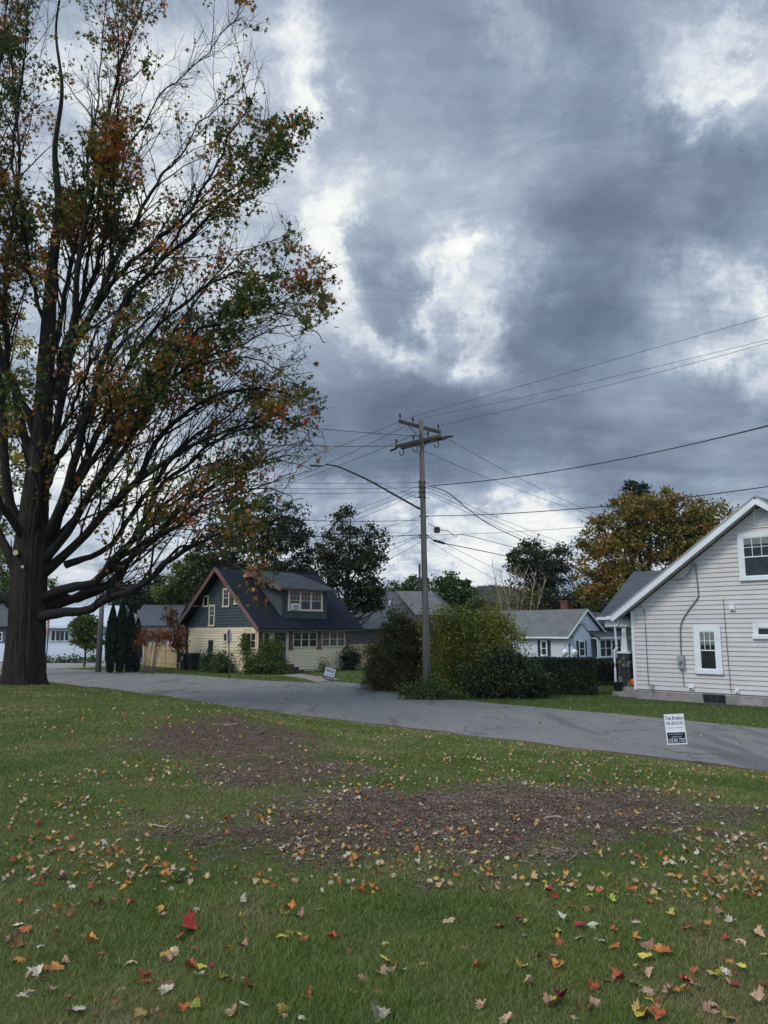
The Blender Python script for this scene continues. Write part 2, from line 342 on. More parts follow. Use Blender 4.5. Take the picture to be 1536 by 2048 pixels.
# asphalt
def asphalt(name, dark, light):
    m = bpy.data.materials.new(name); m.use_nodes = True; nt = m.node_tree; p = nt.nodes['Principled BSDF']; p.inputs['Roughness'].default_value = .85; p.inputs['Specular IOR Level'].default_value = .25
    t = nn(nt, 'ShaderNodeTexCoord').outputs['Object']; tr = nn(nt, 'ShaderNodeMapping'); tr.inputs['Rotation'].default_value = (0,0,PI/4); tr.inputs['Scale'].default_value = (1,.18,1); lk(nt, t, tr.inputs[0])
    c = ramp(nt, noise(nt, tr.outputs[0], 1.6, 9, .72).outputs[0], [(.36, dark), (.64, light)])
    c = mixc(nt, .5, c, ramp(nt, noise(nt, t, 14, 9, .9).outputs[0], [(.34, tuple(v*.30 for v in dark)), (.68, tuple(v*2.0 for v in light))]))
    vo = nn(nt, 'ShaderNodeTexVoronoi', feature='DISTANCE_TO_EDGE'); vo.inputs['Scale'].default_value = .33
    lk(nt, vmt(nt, 'ADD', t, noise(nt, t, 1.6, 6, .7).outputs['Color']).outputs[0], vo.inputs['Vector'])
    crk = ramp(nt, vo.outputs['Distance'], [(.0, (1,1,1)), (.016, (0,0,0))])
    crk = mth(nt, 'MULTIPLY', crk, ramp(nt, noise(nt, t, .35, 2, .5).outputs[0], [(.44, (0,0,0)), (.50, (.8,.8,.8))]))
    c = mixc(nt, crk, c, tuple(v*.25 for v in dark))
    pn = ramp(nt, noise(nt, tr.outputs[0], .45, 4, .7).outputs[0], [(.56, (0,0,0)), (.60, (.5,.5,.5))])
    c = mixc(nt, pn, c, tuple(v*.62 for v in dark))
    lk(nt, c, p.inputs['Base Color'])
    b = nn(nt, 'ShaderNodeBump'); b.inputs['Distance'].default_value = .006; lk(nt, noise(nt, t, 60, 5, .8).outputs[0], b.inputs['Height']); lk(nt, b.outputs[0], p.inputs['Normal'])
    return m
def sheet(name, pts, z, m):
    me = bpy.data.meshes.new(name); me.from_pydata([(float(q[0]), float(q[1]), z) for q in pts], [], [tuple(range(len(pts)))]); me.update()
    return tag(link(name, me, m), kind='structure')
near = []
for k in np.arange(-22, 60, .35):
    q = P0 + A*k + NB*((float(fbm(k, 3.3, .7, 3))-.5)*.5 + (.9*float(sm(4,-4, k))*0)); near.append((q[0], q[1]))
farpx = [(130,1337.5),(240,1343),(375,1350),(520,1361),(640,1366.5),(705,1376),(740,1381),(850,1392),(1000,1408),(1200,1425),(1360,1440),(1536,1457)]
far = [tuple(onz(*q)[:2]) for q in farpx]
fe = np.array(far[-1]); fd = (fe-np.array(far[-2])); fd /= np.linalg.norm(fd); far.append(tuple(fe+fd*16))
far = [(-60.,70.), (-40., 56.)] + far
jf = []
for a, b in zip(far[:-1], far[1:]):
    n = max(1, int(math.dist(a, b)/.5))
    for i in range(n):
        t_ = i/n; j = (float(fbm(a[0]+(b[0]-a[0])*t_, a[1]+(b[1]-a[1])*t_, 1.2, 3))-.5)*.22
        jf.append((a[0]+(b[0]-a[0])*t_+U[0]*j, a[1]+(b[1]-a[1])*t_+U[1]*j))
jf.append(far[-1])
ASP = asphalt('asphalt', (.095,.098,.096), (.165,.166,.160))
sheet('road', near + jf[:0] + [(-60., 73.)] + jf, .004, ASP)
# side street at the left and its kerb
ss = [onz(*q)[:2] for q in [(-400,1345),(130,1334.6),(215,1333.2),(262,1331)]] + [onz(*q)[:2] for q in [(330,1322.5),(110,1325.5),(-400,1325.5)]]
sheet('side_street', ss, .008, asphalt('old_asphalt', (.16,.155,.15), (.24,.235,.23)))
sheet('side_street_edge', [onz(*q)[:2] for q in [(95,1337.2),(130,1336.8),(210,1334.6),(262,1332.2),(262,1331.2),(210,1333.2),(130,1334.8),(95,1335.2)]], .012, M['concrete'])
sheet('driveway', [onz(*q)[:2] for q in [(632,1365.6),(662,1362.8),(700,1366),(745,1370.5),(800,1377),(800,1386.5),(740,1380.4),(700,1374.8)]], .008, asphalt('driveway_asphalt', (.12,.12,.125), (.18,.18,.185)))
sheet('front_walk', [onz(*q)[:2] for q in [(560,1351),(600,1347.5),(625,1351.5),(684,1358.6),(668,1360),(634,1365.2),(610,1358)]], .012, mat('walk_concrete', (.20,.165,.155), .9, .12, 4, .004, 30))
sheet('foundation_apron', [(W_ := np.array([9.4,29.44])) + np.array([.7021,-.7121])*a_ - U*b_ for a_, b_ in ((-.5,-.2),(-.6,.55),(6,.95),(12,1.0),(12,-.2))], .012, asphalt('apron_blacktop', (.035,.035,.04), (.06,.06,.065)))

# ------------------------------------------------------------------ grass
GR = [(0., (.058,.105,.014)), (.28, (.090,.150,.024)), (.50, (.135,.185,.038)), (.72, (.20,.20,.075)), (.88, (.25,.215,.11)), (1., (.36,.30,.18))]
M['grass'] = leafmat('grass_blades', GR, .64, .8, .25)
M['fargrass'] = leafmat('far_grass_blades', [(0., (.040,.090,.012)), (.5, (.075,.14,.022)), (.85, (.13,.16,.045)), (1., (.20,.17,.08))], .45, .35, .25)
def blades(xs, ys, hts, wid, lean):
    n = len(xs); az = rng.random(n)*2*PI; la = rng.random(n)*2*PI; z = height(xs, ys)-.004
    dx, dy = np.cos(az)*wid/2, np.sin(az)*wid/2; lx, ly = np.cos(la)*lean, np.sin(la)*lean
    b = np.stack([xs, ys, z], -1); w = np.stack([dx, dy, 0*dx], -1)
    mid = b + np.stack([lx*.35, ly*.35, hts*.6], -1); tip = b + np.stack([lx, ly, hts], -1)
    V = np.stack([b-w, b+w, mid+w*.8, mid-w*.8, tip], 1).reshape(-1, 3)
    i = np.arange(n)[:, None]*5; L = (i+np.array([0,1,2,3,3,2,4])).reshape(-1); S = (np.arange(n)[:, None]*7+np.array([0,4])).reshape(-1)
    return npmesh('grass', V, loops=L, starts=S)
def scatter(n, d0, d1, spread=1.12, side=.8):      # even in the picture: density falls with the square of distance
    d = d0*(d1/d0)**rng.random(n); x = (rng.random(n)-.5)*d*spread + (rng.random(n)-.5)*side*2; return x, d
xs, ys = scatter(800000, 2.6, 32)
s = bank(xs, ys); ch = chips(xs, ys); cl = fbm(xs, ys, 3.); big = fbm(xs, ys, .6)
keep = (s > .12+.35*fbm(xs, ys, 1.7)+1.6*sm(-3, 3, xs)*fbm(xs, ys, .9)**1.5) & (rng.random(len(xs)) > ch*.95) & (rng.random(len(xs)) < .30+1.3*cl) & (rng.random(len(xs)) < 1.25-np.exp(-s/.8))
tr_ = np.hypot(xs+12.15, ys-26) > .75; keep &= tr_
xs, ys, ch, cl, big = xs[keep], ys[keep], ch[keep], cl[keep], big[keep]
ht = (.013+.027*rng.random(len(xs)))*(.45+1.1*cl)*(1-.55*ch)*(.55+.9*big)
go = link('lawn_grass', blades(xs, ys, ht, .0022*np.clip(ys/4, .8, 9)*(.7+.6*rng.random(len(xs))), ht*(.5+1.0*rng.random(len(xs)))), M['grass'])
tag(go, 'short uneven lawn grass on the near bank', 'grass', kind='stuff')
import itertools
def inpoly(x, y, poly):
    r = np.zeros(len(x), bool); n = len(poly)
    for i in range(n):
        x1, y1 = poly[i]; x2, y2 = poly[(i+1) % n]
        c = ((y1 > y) != (y2 > y)) & (x < (x2-x1)*(y-y1)/(y2-y1+1e-12)+x1); r ^= c
    return r
lawnR = [tuple(onz(*q)[:2]) for q in [(745,1383),(850,1393),(1000,1409),(1200,1426),(1360,1441),(1560,1460)]] + [(17,24),(14.2,24.9),(9.3,28.8),(8.6,29.8),(13,36),(-1,38)]
lawnL = [tuple(onz(*q)[:2]) for q in [(135,1337),(240,1342.3),(375,1349.3),(520,1360.3),(638,1366),(664,1362.3),(700,1365.6),(760,1371.5),(735,1336),(600,1338),(520,1346),(375,1336),(270,1333),(215,1334.2)]]
walk = [tuple(onz(*q)[:2]) for q in [(560,1351),(600,1347.5),(625,1351.5),(684,1358.6),(668,1360),(634,1365.2),(610,1358)]]
xs, ys = scatter(420000, 15, 62, 1.2)
k = (inpoly(xs, ys, lawnR) | (inpoly(xs, ys, lawnL) & ~inpoly(xs, ys, walk))); xs, ys = xs[k], ys[k]
cl = fbm(xs, ys, 1.5); kk = rng.random(len(xs)) < .4+cl; xs, ys, cl = xs[kk], ys[kk], cl[kk]
ht = (.03+.05*rng.random(len(xs)))*(.6+.8*cl)
tag(link('verge_grass', blades(xs, ys, ht, .0022*ys/4, ht), M['fargrass']), 'mown green lawn across the road', 'grass', kind='stuff')

# wood chips and twigs of the stump grindings
def slivers(n):
    x, y = scatter(n*9, 4.5, 17); b__ = bank(x, y); c = np.maximum(chips(x, y)**1.5, (.35*(fbm(x, y, .9) > .42)*(x > -4))*(b__ > -.1)*(b__ < 1.0)); k = (rng.random(len(x)) < c) & (b__ > -.1); x, y = x[k][:n], y[k][:n]; n = len(x)
    L = .003+.011*rng.random(n)**2.5+.035*(rng.random(n) > .992); W = np.minimum(L*(.25+.35*rng.random(n)), .004+.003*rng.random(n)); az = rng.random(n)*2*PI; z = height(x, y)+.002+.014*rng.random(n); ti = (rng.random(n)-.5)*.9
    a = np.stack([np.cos(az)*L, np.sin(az)*L, ti*L], -1); b = np.stack([-np.sin(az)*W, np.cos(az)*W, (rng.random(n)-.5)*W], -1); c0 = np.stack([x, y, z], -1)
    up = np.array([0,0,1.])*(W*.5)[:, None]
    V = np.stack([c0-a-b, c0+a-b, c0+a+b, c0-a+b, c0-a*.9+up, c0+a*.9+up], 1).reshape(-1, 3); i = np.arange(n)[:, None]*6
    Lp = (i+np.array([0,1,5,4, 3,4,5,2, 1,2,5, 0,4,3])).reshape(-1); S = (np.arange(n)[:, None]*14+np.array([0,4,8,11])).reshape(-1)
    return npmesh('wood_chips', V, loops=Lp, starts=S)
M['chip'] = leafmat('wood_chip', [(0., (.040,.028,.020)), (.40, (.085,.060,.043)), (.72, (.15,.112,.085)), (.92, (.29,.235,.185)), (1., (.46,.40,.34))], .2, 2., .02)
tag(link('wood_chips', slivers(150000), M['chip']), 'shredded brown wood chips over the bare patches', 'wood chips', kind='stuff')

# ------------------------------------------------------------------ fallen maple leaves
def leaf_outline():
    half = [(0,.0),(.12,-.05),(.36,-.14),(.36,.02),(.60,.08),(.50,.22),(.66,.42),(.46,.44),(.34,.44),(.34,.66),(.19,.66),(0,.98)]
    return [(x, y-.35) for x, y in half] + [(-x, y-.35) for x, y in reversed(half[1:-1])]
OUT = np.array(leaf_outline())
def leaf_verts(curl, fold, twist, seed):
    r = np.random.default_rng(seed); p = OUT*(1+.10*r.standard_normal(OUT.shape)*.6); 
    x, y = p[:, 0], p[:, 1]; z = curl*(x*x+y*y) + fold*np.abs(x) + twist*x*y + .03*r.standard_normal(len(x))
    return np.stack([x*(1-.25*abs(curl)), y, z], -1)
def leaf_mesh(name, vs, m):
    c = vs.mean(0)*.0; c[2] = 0; V = [tuple(c)]+[tuple(v) for v in vs]; n = len(vs); F = [(0, i+1, (i+1) % n+1) for i in range(n)]
    # a short stalk
    s0 = len(V); V += [(-.012,-.30,.0),(.012,-.30,.0),(.03,-.75,.05),(.012,-.76,.05)]; F.append((s0,s0+1,s0+2,s0+3))
    me = bpy.data.meshes.new(name); me.from_pydata(V, [], F); me.update(); me.materials.append(m); return me
LC = {'red': (.31,.045,.032), 'orange': (.41,.14,.045), 'yellow': (.43,.31,.075), 'tan': (.42,.27,.18), 'pale': (.46,.42,.34), 'brown': (.17,.075,.035), 'dark red': (.20,.02,.025), 'yellow green': (.28,.30,.05)}
def dryleaf(name, c):
    m = bpy.data.materials.new(name); m.use_nodes = True; nt = m.node_tree; p = nt.nodes['Principled BSDF']; t = nn(nt, 'ShaderNodeTexCoord').outputs['Object']
    oi = nn(nt, 'ShaderNodeObjectInfo'); n1 = noise(nt, t, 2.6, 5, .7).outputs[0]
    cc = ramp(nt, n1, [(.3, tuple(v*.55 for v in c)), (.55, c), (.8, (min(1,c[0]*1.25), min(1,c[1]*1.4), c[2]*1.2))])
    hs = nn(nt, 'ShaderNodeHueSaturation'); lk(nt, cc, hs.inputs['Color']); lk(nt, mth(nt, 'MULTIPLY_ADD', oi.outputs['Random'], .05, .475), hs.inputs['Hue']); lk(nt, mth(nt, 'MULTIPLY_ADD', oi.outputs['Random'], .6, .65), hs.inputs['Value'])
    lk(nt, hs.outputs[0], p.inputs['Base Color']); p.inputs['Roughness'].default_value = .65; p.inputs['Specular IOR Level'].default_value = .25; return m
LMAT = {k: dryleaf('leaf_'+k.replace(' ', '_'), v) for k, v in LC.items()}
SHAPES = [('flat', .10, .05, .1), ('flat', -.15, .12, -.2), ('curled', .75, .25, .2), ('curled', -.8, .1, .3), ('folded', .2, .85, .2), ('folded', -.1, 1.1, -.3)]
LM = {}
for ck in LC:
    for i, (st, a, b_, c_) in enumerate(SHAPES): LM[ck, i] = leaf_mesh('fallen_leaf', leaf_verts(a, b_, c_, i*7+len(ck)), LMAT[ck])
R3 = [(663,45,'orange'),(735,38,'red'),(80,88,'orange'),(35,213,'pale'),(190,212,'pale'),(235,215,'red'),(612,170,'orange'),(557,258,'orange'),(706,315,'red'),(355,388,'orange'),(575,357,'red'),(640,378,'tan'),(275,435,'orange'),(110,480,'pale'),(150,520,'red'),(342,518,'yellow'),(520,545,'orange'),(635,650,'orange'),(120,700,'orange'),(345,745,'orange'),(385,725,'brown'),(310,905,'tan'),(600,940,'red'),(720,950,'orange'),(440,1030,'tan'),(490,1010,'pale'),(860,1045,'yellow'),(1125,1030,'orange'),(1200,985,'yellow green'),(1308,725,'red'),(1170,765,'orange'),(1365,850,'yellow green'),(1160,505,'red'),(1100,560,'orange'),(805,710,'tan'),(1000,400,'yellow'),(990,440,'tan'),(1468,438,'yellow'),(1490,355,'pale'),(1110,165,'pale'),(1030,155,'pale'),(1500,620,'tan'),(1525,880,'orange'),(1500,985,'pale'),(240,620,'pale')]
R4 = [(275,225,'orange'),(290,268,'red'),(125,178,'yellow'),(515,268,'yellow green'),(580,280,'orange'),(400,225,'tan'),(405,365,'orange'),(500,350,'brown'),(103,425,'red'),(455,457,'red'),(370,415,'pale'),(310,535,'orange'),(350,545,'orange'),(340,480,'yellow green'),(655,490,'orange'),(580,550,'tan'),(985,400,'yellow'),(860,315,'orange'),(893,245,'tan'),(750,255,'orange'),(1355,240,'yellow'),(1420,88,'orange'),(1175,495,'red'),(1190,465,'orange'),(1288,535,'orange'),(1390,540,'tan'),(1320,445,'pale'),(660,570,'orange'),(900,585,'orange'),(950,615,'orange'),(305,635,'tan'),(120,705,'yellow'),(325,700,'orange'),(770,690,'yellow'),(830,645,'yellow'),(670,765,'tan'),(345,880,'dark red'),(550,900,'tan'),(970,845,'tan'),(1060,785,'red'),(1355,800,'red'),(1525,800,'red'),(1300,725,'pale'),(1385,705,'yellow'),(1220,742,'yellow'),(1465,895,'tan'),(1210,910,'tan'),(810,972,'yellow'),(905,980,'orange')]
spots = [(x/3.072, 1700+y/3.072, c) for x, y, c in R3] + [(1000+x/2.866, 1700+y/2.866, c) for x, y, c in R4]
cols = ['red','orange','yellow','tan','pale','brown','yellow green']; cw = [.05,.22,.11,.34,.12,.13,.03]
while len(spots) < 300:
    x, y = random.uniform(-20, 1556), 1560+490*random.random()**.62
    if 600 < x < 1000 and y > 1750 and random.random() < .35: continue
    if random.random() > .30+.7*(x/1536) and random.random() < .5: continue
    spots.append((x, y, random.choices(cols, cw)[0]))
LEAVES = []
for i, (x, y, c) in enumerate(spots):
    p = ondirt(x, y); k = random.choice([0,1,2,2,3,3,4,5]); st = SHAPES[k][0]
    p[2] += .016 if i < 94 else .006; bigl = i in (32,) ; sz = (.105 if bigl else random.uniform(.038, .074)); 
    if i == 32: k, st = 4, 'folded'
    o = bpy.data.objects.new('fallen_leaf', LM[c, k]); COL.objects.link(o)
    o.location = (p[0], p[1], p[2]+.004+.016*random.random()); o.rotation_euler = (random.uniform(-.45,.45), random.uniform(-.45,.45), random.uniform(0, 2*PI)); o.scale = (sz,)*3
    on = 'wood chips' if chips(np.array(p[0]), np.array(p[1])) > .5 else 'grass'
    row = 'at the bottom edge' if y > 1960 else 'near the bottom' if y > 1860 else 'in the lower lawn' if y > 1760 else 'in the middle lawn' if y > 1660 else 'far up the lawn'
    clm = ['far left', 'left', 'left of centre', 'right of centre', 'right', 'far right'][min(5, max(0, int(x/256)))]
    lab = 'biggest bright red maple leaf, standing folded in the near grass at left' if bigl else f'{c} {st} maple leaf on {on} {row}, {clm}'
    tag(o, lab, 'leaf', 'fallen maple leaves on the lawn'); LEAVES.append((lab, x, o))
ORD = ['leftmost', 'second from left', 'third from left', 'fourth from left', 'fifth from left', 'sixth from left']
bylab = {}
for lab, x, o in LEAVES: bylab.setdefault(lab, []).append((x, o))
for lab, L_ in bylab.items():
    if len(L_) > 1:
        L_.sort(key=lambda q: q[0])
        for j, (x, o) in enumerate(L_): o['label'] = (ORD[j] if j < len(L_)-1 else 'rightmost')+' '+lab
# the thousands too small to count
def leafstuff(n, x, y, sz, lift=.02):
    B = np.array([leaf_verts(a, b_, c_, 50+i) for i, (st, a, b_, c_) in enumerate(SHAPES)]); k = rng.choice(6, n, p=[.06,.06,.26,.26,.18,.18]); Lv = B[k]*sz[:, None, None]
    az = rng.random(n)*2*PI; tx, ty = (rng.random(n)-.5)*1.1, (rng.random(n)-.5)*1.1
    c, s = np.cos(az)[:, None], np.sin(az)[:, None]; X = Lv[..., 0]*c-Lv[..., 1]*s; Y_ = Lv[..., 0]*s+Lv[..., 1]*c; Z_ = Lv[..., 2]+X*tx[:, None]+Y_*ty[:, None]
    z = height(x, y)+lift; V = np.stack([X+x[:, None], Y_+y[:, None], Z_+z[:, None]], -1); return npmesh('leaves', V, k=V.shape[1])
x, y = scatter(9800, 5.3, 28); x2, y2 = scatter(16000, 3.2, 30)
s_ = bank(x, y); dens = np.clip((fbm(x, y, 1.1)-.28)*2.1, 0, 1.2)+.08*(x > 1); k = (s_ > -.3) & (rng.random(len(x)) < dens**2*1.7*(1-.55*chips(x, y))) & ((s_ > .4) | (rng.random(len(x)) < .25)); x, y = x[k], y[k]
M['litter'] = leafmat('leaf_litter', [(0., (.14,.06,.03)), (.08, (.34,.06,.03)), (.22, (.44,.16,.04)), (.36, (.46,.32,.08)), (.50, (.38,.25,.15)), (.8, (.42,.34,.26)), (1., (.52,.48,.40))], .15, 1., .15)
tag(link('leaf_litter', leafstuff(len(x), x, y, .018+.030*rng.random(len(x))), M['litter']), 'small fallen leaves scattered thickly over the lawn up to the road', 'leaves', kind='stuff')
x, y = scatter(900, 15, 40); s_ = bank(x, y); k = (s_ < -.2) & (s_ > -9) & (rng.random(len(x)) < .25); x, y = x[k], y[k]
tag(link('road_leaves', leafstuff(len(x), x, y, .04+.04*rng.random(len(x)), .012), M['litter']), 'few small dry leaves blown onto the road', 'leaves', kind='stuff')
o = bpy.data.objects.new('falling_leaf', LM['orange', 3]); COL.objects.link(o); o.location = aty(632, 728, 9.); o.rotation_euler = (.3, 1.1, 1.9); o.scale = (.075,)*3
tag(o, 'small orange leaf falling through the air right of the big maple', 'leaf')

for i, (x, y, L, lab) in enumerate([(1075,1512*1.06,.42,'long dark stick lying across the bare patch at right'),(1090,1640,.30,'pale stick on the wood chips right of centre'),(690,1545,.25,'short stick at the upper left of the bare patch'),(450,1450,.40,'bent twig on the small chip mound at left'),(520,1470,.28,'short twig on the right flank of the chip mound'),(1130,1560,.22,'thin twig near the far edge of the bare patch'),(840,1600,.2,'small twig in the left part of bare patch'),(1000,1690,.26,'twig at the near edge of the bare patch'),(330,1655,.3,'straight twig in the grass left of the bare patch')]):
    p = ondirt(x, y); a = random.uniform(-.5, .5)+(PI if i % 2 else 0); P = [np.array([math.cos(a)*L*(t-.5), math.sin(a)*L*(t-.5)+.03*math.sin(t*5+i), .018+.012*math.sin(t*4+i)]) for t in np.linspace(0, 1, 7)]
    w = MB().tube(P, np.linspace(.009, .004, 7), 5).tube([P[3], P[3]+np.array([.05, .04, .03]), P[3]+np.array([.11, .05, .05])], [.005, .003, .002], 4)
    tag(w.build('broken_twig', M['palebark'] if i in (1, 3, 8) else M['barkfar'], None, tuple(p)), lab, 'twig', 'broken twigs on the lawn')
# ------------------------------------------------------------------ trees
def unit(v): v = np.asarray(v, float); return v/(np.linalg.norm(v)+1e-9)
def crown_leaves(C, sz, star=True, droop=.25):
    """C (n,3) leaf centres -> verts of leaf polygons"""
    n = len(C); r = rng
    a = r.standard_normal((n, 3)); a[:, 2] -= droop; a /= np.linalg.norm(a, axis=1)[:, None]
    b = np.cross(a, r.standard_normal((n, 3))); b /= np.linalg.norm(b, axis=1)[:, None]
    if star: S = np.array([(0,-.5),(.18,-.12),(.55,-.1),(.30,.16),(.12,.22),(0,.6),(-.15,.2),(-.5,.1),(-.22,-.1)])
    else: S = np.array([(0,-.55),(.36,-.05),(.05,.55),(-.36,.0)])
    sz = np.broadcast_to(sz, n)[:, None, None]
    return ((C[:, None, :] + sz*(S[None, :, 0:1]*b[:, None, :] + S[None, :, 1:2]*a[:, None, :])).reshape(-1, 3), len(S))
def smooth_path(P, n):
    P = np.array(P, float); t = np.linspace(0, len(P)-1, n); o = []
    for q in t:
        i = min(int(q), len(P)-2); f = q-i; p0 = P[max(i-1, 0)]; p1 = P[i]; p2 = P[i+1]; p3 = P[min(i+2, len(P)-1)]
        o.append(.5*((2*p1)+(-p0+p2)*f+(2*p0-5*p1+4*p2-p3)*f*f+(-p0+3*p1-3*p2+p3)*f**3))
    return np.array(o)

# --- the big maple
TY = 26.
TB = aty(48, 1372, TY); TB[2] = float(height(TB[0], TB[1]))
maple = empty('maple_tree', tuple(TB), 0, 'huge old maple with thinning orange and green leaves by the road at left', 'tree')
LOC = lambda p: np.asarray(p)-TB
def limbpts(pts, y0, y1, wob=.0):
    n = len(pts); o = []
    for i, (x, y) in enumerate(pts):
        t = i/(n-1); o.append(aty(x, y, TY+y0+(y1-y0)*t**1.2))
    return np.array(o)
trunkpx = [(47,1380,.70),(48,1350,.62),(51,1300,.585),(54,1250,.565),(57,1190,.57),(60,1120,.55),(66,1050,.50),(72,980,.43),(80,900,.36),(88,800,.31),(95,680,.26),(104,540,.18),(118,420,.14),(110,300,.09),(124,180,.06),(112,60,.04),(126,-60,.03),(120,-200,.02)]
tp = np.array([aty(x, y, TY) for x, y, r in trunkpx]); tr = np.array([r for *_, r in trunkpx])
tp = smooth_path(tp, 70); trr = np.interp(np.linspace(0, len(tr)-1, 70), np.arange(len(tr)), tr)
wood = MB()
# furrowed trunk with flared roots
nseg = 150; i0 = len(wood.v); tp = smooth_path(tp, 190); trr = np.interp(np.linspace(0, 1, 190), np.linspace(0, 1, 70), trr)
aa_ = np.linspace(0, 2*PI, nseg, endpoint=False)[None, :]; jj_ = np.arange(190)[:, None]*.055
warp_ = (fbm(np.cos(aa_)*2+9, np.sin(aa_)*2+jj_*.8, 1.1)-.5)*1.6
rg = lambda f_, v_: 1-2*np.abs(fbm(np.cos(aa_+warp_*.25)*f_+3, np.sin(aa_+warp_*.25)*f_+jj_*v_, 1., 3)-.5)
RID = .10*(rg(6.5, .5)**3-.6) + .05*(rg(14, 1.6)**2-.6)
for j, (p, r) in enumerate(zip(tp, trr)):
    hgt = p[2]-TB[2]; fl = math.exp(-max(hgt, 0)/.45)
    for k in range(nseg):
        a = 2*PI*k/nseg; q = 1 + RID[j, k] + fl*(.10*math.sin(5*a+.7)+.07*math.sin(3*a+2)) + .05*math.sin(2*a+j*.045)
        v = LOC(p) + np.array([math.cos(a), math.sin(a), 0])*r*q; wood.v.append(tuple(v))
for j in range(len(tp)-1):
    for k in range(nseg): wood.f.append((i0+j*nseg+k, i0+j*nseg+(k+1) % nseg, i0+(j+1)*nseg+(k+1) % nseg, i0+(j+1)*nseg+k))
limbs = [ # pixels, depth start/end, radius
 ([(66,1020),(98,930),(130,800),(150,660),(172,520),(205,400),(235,250),(262,120),(300,-20),(330,-140)],0,-2.5,.22),
 ([(78,900),(112,740),(150,600),(185,480),(215,330),(225,180),(240,30),(250,-120)],0,3,.17),
 ([(60,1120),(105,1050),(150,920),(205,770),(260,620),(330,520),(420,440),(500,370),(560,300),(612,248)],0,-2,.24),
 ([(60,1140),(130,1030),(195,900),(245,800),(310,700),(400,620),(500,580),(590,590),(655,575)],0,2,.22),
 ([(60,1150),(150,1050),(225,960),(290,860),(360,770),(450,710),(540,690),(625,655)],0,-4,.20),
 ([(60,1170),(170,1070),(255,960),(330,860),(420,795),(520,775),(600,795),(640,815)],0,1,.21),
 ([(58,1205),(130,1180),(200,1150),(265,1080),(330,985),(420,905),(520,865),(625,855)],0,-2,.25),
 ([(58,1225),(130,1200),(205,1185),(280,1120),(360,1040),(450,975),(540,935),(605,935)],0,3,.24),
 ([(56,1245),(120,1222),(190,1215),(265,1185),(330,1130),(400,1080),(460,1050),(520,1030)],0,-4.5,.24),
 ([(58,1215),(110,1195),(175,1195),(235,1150),(280,1060),(340,985),(410,935),(500,905)],0,5,.22),
 ([(55,1150),(100,1110),(170,1000),(230,880),(280,760),(350,640),(430,540),(510,480),(590,460)],0,5,.2),
 ([(104,560),(130,470),(175,370),(230,280),(300,200),(390,130),(480,50)],0,-3,.13),
 ([(120,760),(180,620),(240,490),(305,400),(360,330),(420,250),(500,180)],0,3.5,.15),
 ([(110,800),(160,650),(230,540),(320,460),(400,380),(460,290),(520,210)],0,-5,.15),
 ([(84,840),(110,650),(125,500),(150,380),(165,230),(180,90),(190,-80)],0,5,.15),
 ([(95,700),(60,560),(40,430),(30,300),(45,150),(60,0),(70,-120)],0,-3,.13),
 ([(60,1090),(20,1000),(5,850),(-2,700),(-12,550),(-5,400),(0,250),(20,100),(30,-80)],0,-2,.24),
 ([(70,960),(38,820),(22,690),(12,520),(25,350),(15,200),(0,50),(-10,-90)],0,3,.19),
 ([(56,1180),(0,1090),(-60,960),(-110,800),(-170,640),(-240,480)],0,1,.24),
 ([(56,1225),(-10,1180),(-90,1130),(-180,1050),(-280,980)],0,-2,.22),
 ([(80,900),(30,760),(-40,600),(-90,430),(-120,260),(-150,80)],0,-3,.17),
 ([(62,1100),(-10,980),(-80,830),(-130,690)],0,-6,.2),
 ([(62,1100),(90,960),(130,820),(170,700),(200,580)],0,-7,.17),
 ([(62,1060),(110,930),(190,800),(240,700),(330,600),(380,540)],0,7.5,.18),
 ([(262,1100),(330,1060),(390,1065),(440,1090),(480,1120),(505,1150)],-2,-7,.05),
 ([(300,1040),(380,1000),(440,1010),(490,1045)],-1,-6,.05),
 ([(175,1000),(260,850),(340,740),(440,650),(520,620),(600,650),(640,690)],0,-6,.13),
 ([(150,1100),(250,1000),(360,900),(450,850),(540,830),(600,860),(640,905)],0,-4,.12),
 ([(190,1150),(290,1060),(380,970),(460,920),(540,900),(610,915)],0,2,.12),
 ([(210,1180),(310,1100),(390,1030),(470,990),(550,970),(610,975)],0,-1,.10),
 ([(220,900),(330,790),(430,720),(520,700),(590,740),(630,800)],0,1,.10),
 ([(300,560),(390,450),(470,380),(540,330),(600,275)],0,1,.08),
 ([(300,780),(400,680),(500,630),(590,600),(660,575)],0,-2,.08),
 ([(130,1130),(210,1090),(300,960),(390,860),(470,800),(560,740),(630,720)],0,7,.14),
]
def grow(p, d, L, r, nseg_, pull, jit, bias=None):
    P = [p]; st = L/nseg_
    for i in range(nseg_):
        d = unit(d + rng.standard_normal(3)*jit + np.array([0,0,pull])*st + (bias*st if bias is not None else 0)); P.append(P[-1]+d*st)
    return np.array(P)
leafC = []; twigN = 0
bare = [(555,150,55),(620,905,48),(560,690,60),(430,60,60),(330,1130,70),(560,960,45),(400,1110,60),(420,1000,40),(380,330,45),(640,470,30)]
dense = [(570,270,60),(620,590,52),(590,790,60),(545,830,50),(560,720,40),(520,900,40),(250,300,60),(130,400,50),(500,310,40),(520,780,60),(300,900,80),(470,560,60),(485,1140,30),(420,730,60),(180,250,50),(70,60,60),(200,80,60)]
FWn = FW
def topx(p): q = p-CAM; f = q@FWn; return 768+FPX*q[0]/f, 1024-FPX*(q@UP)/f
EY = [-400,0,100,200,225,300,350,450,500,545,610,650,700,745,790,840,880,930,980,1040,1090,1150,1200,1240]; EXX = [520,515,518,515,622,628,585,612,645,668,668,640,600,590,640,645,640,625,570,480,405,345,280,120]
def edge_px(y): return float(np.interp(y, EY, EXX))+10        # how far the crown reaches at each height
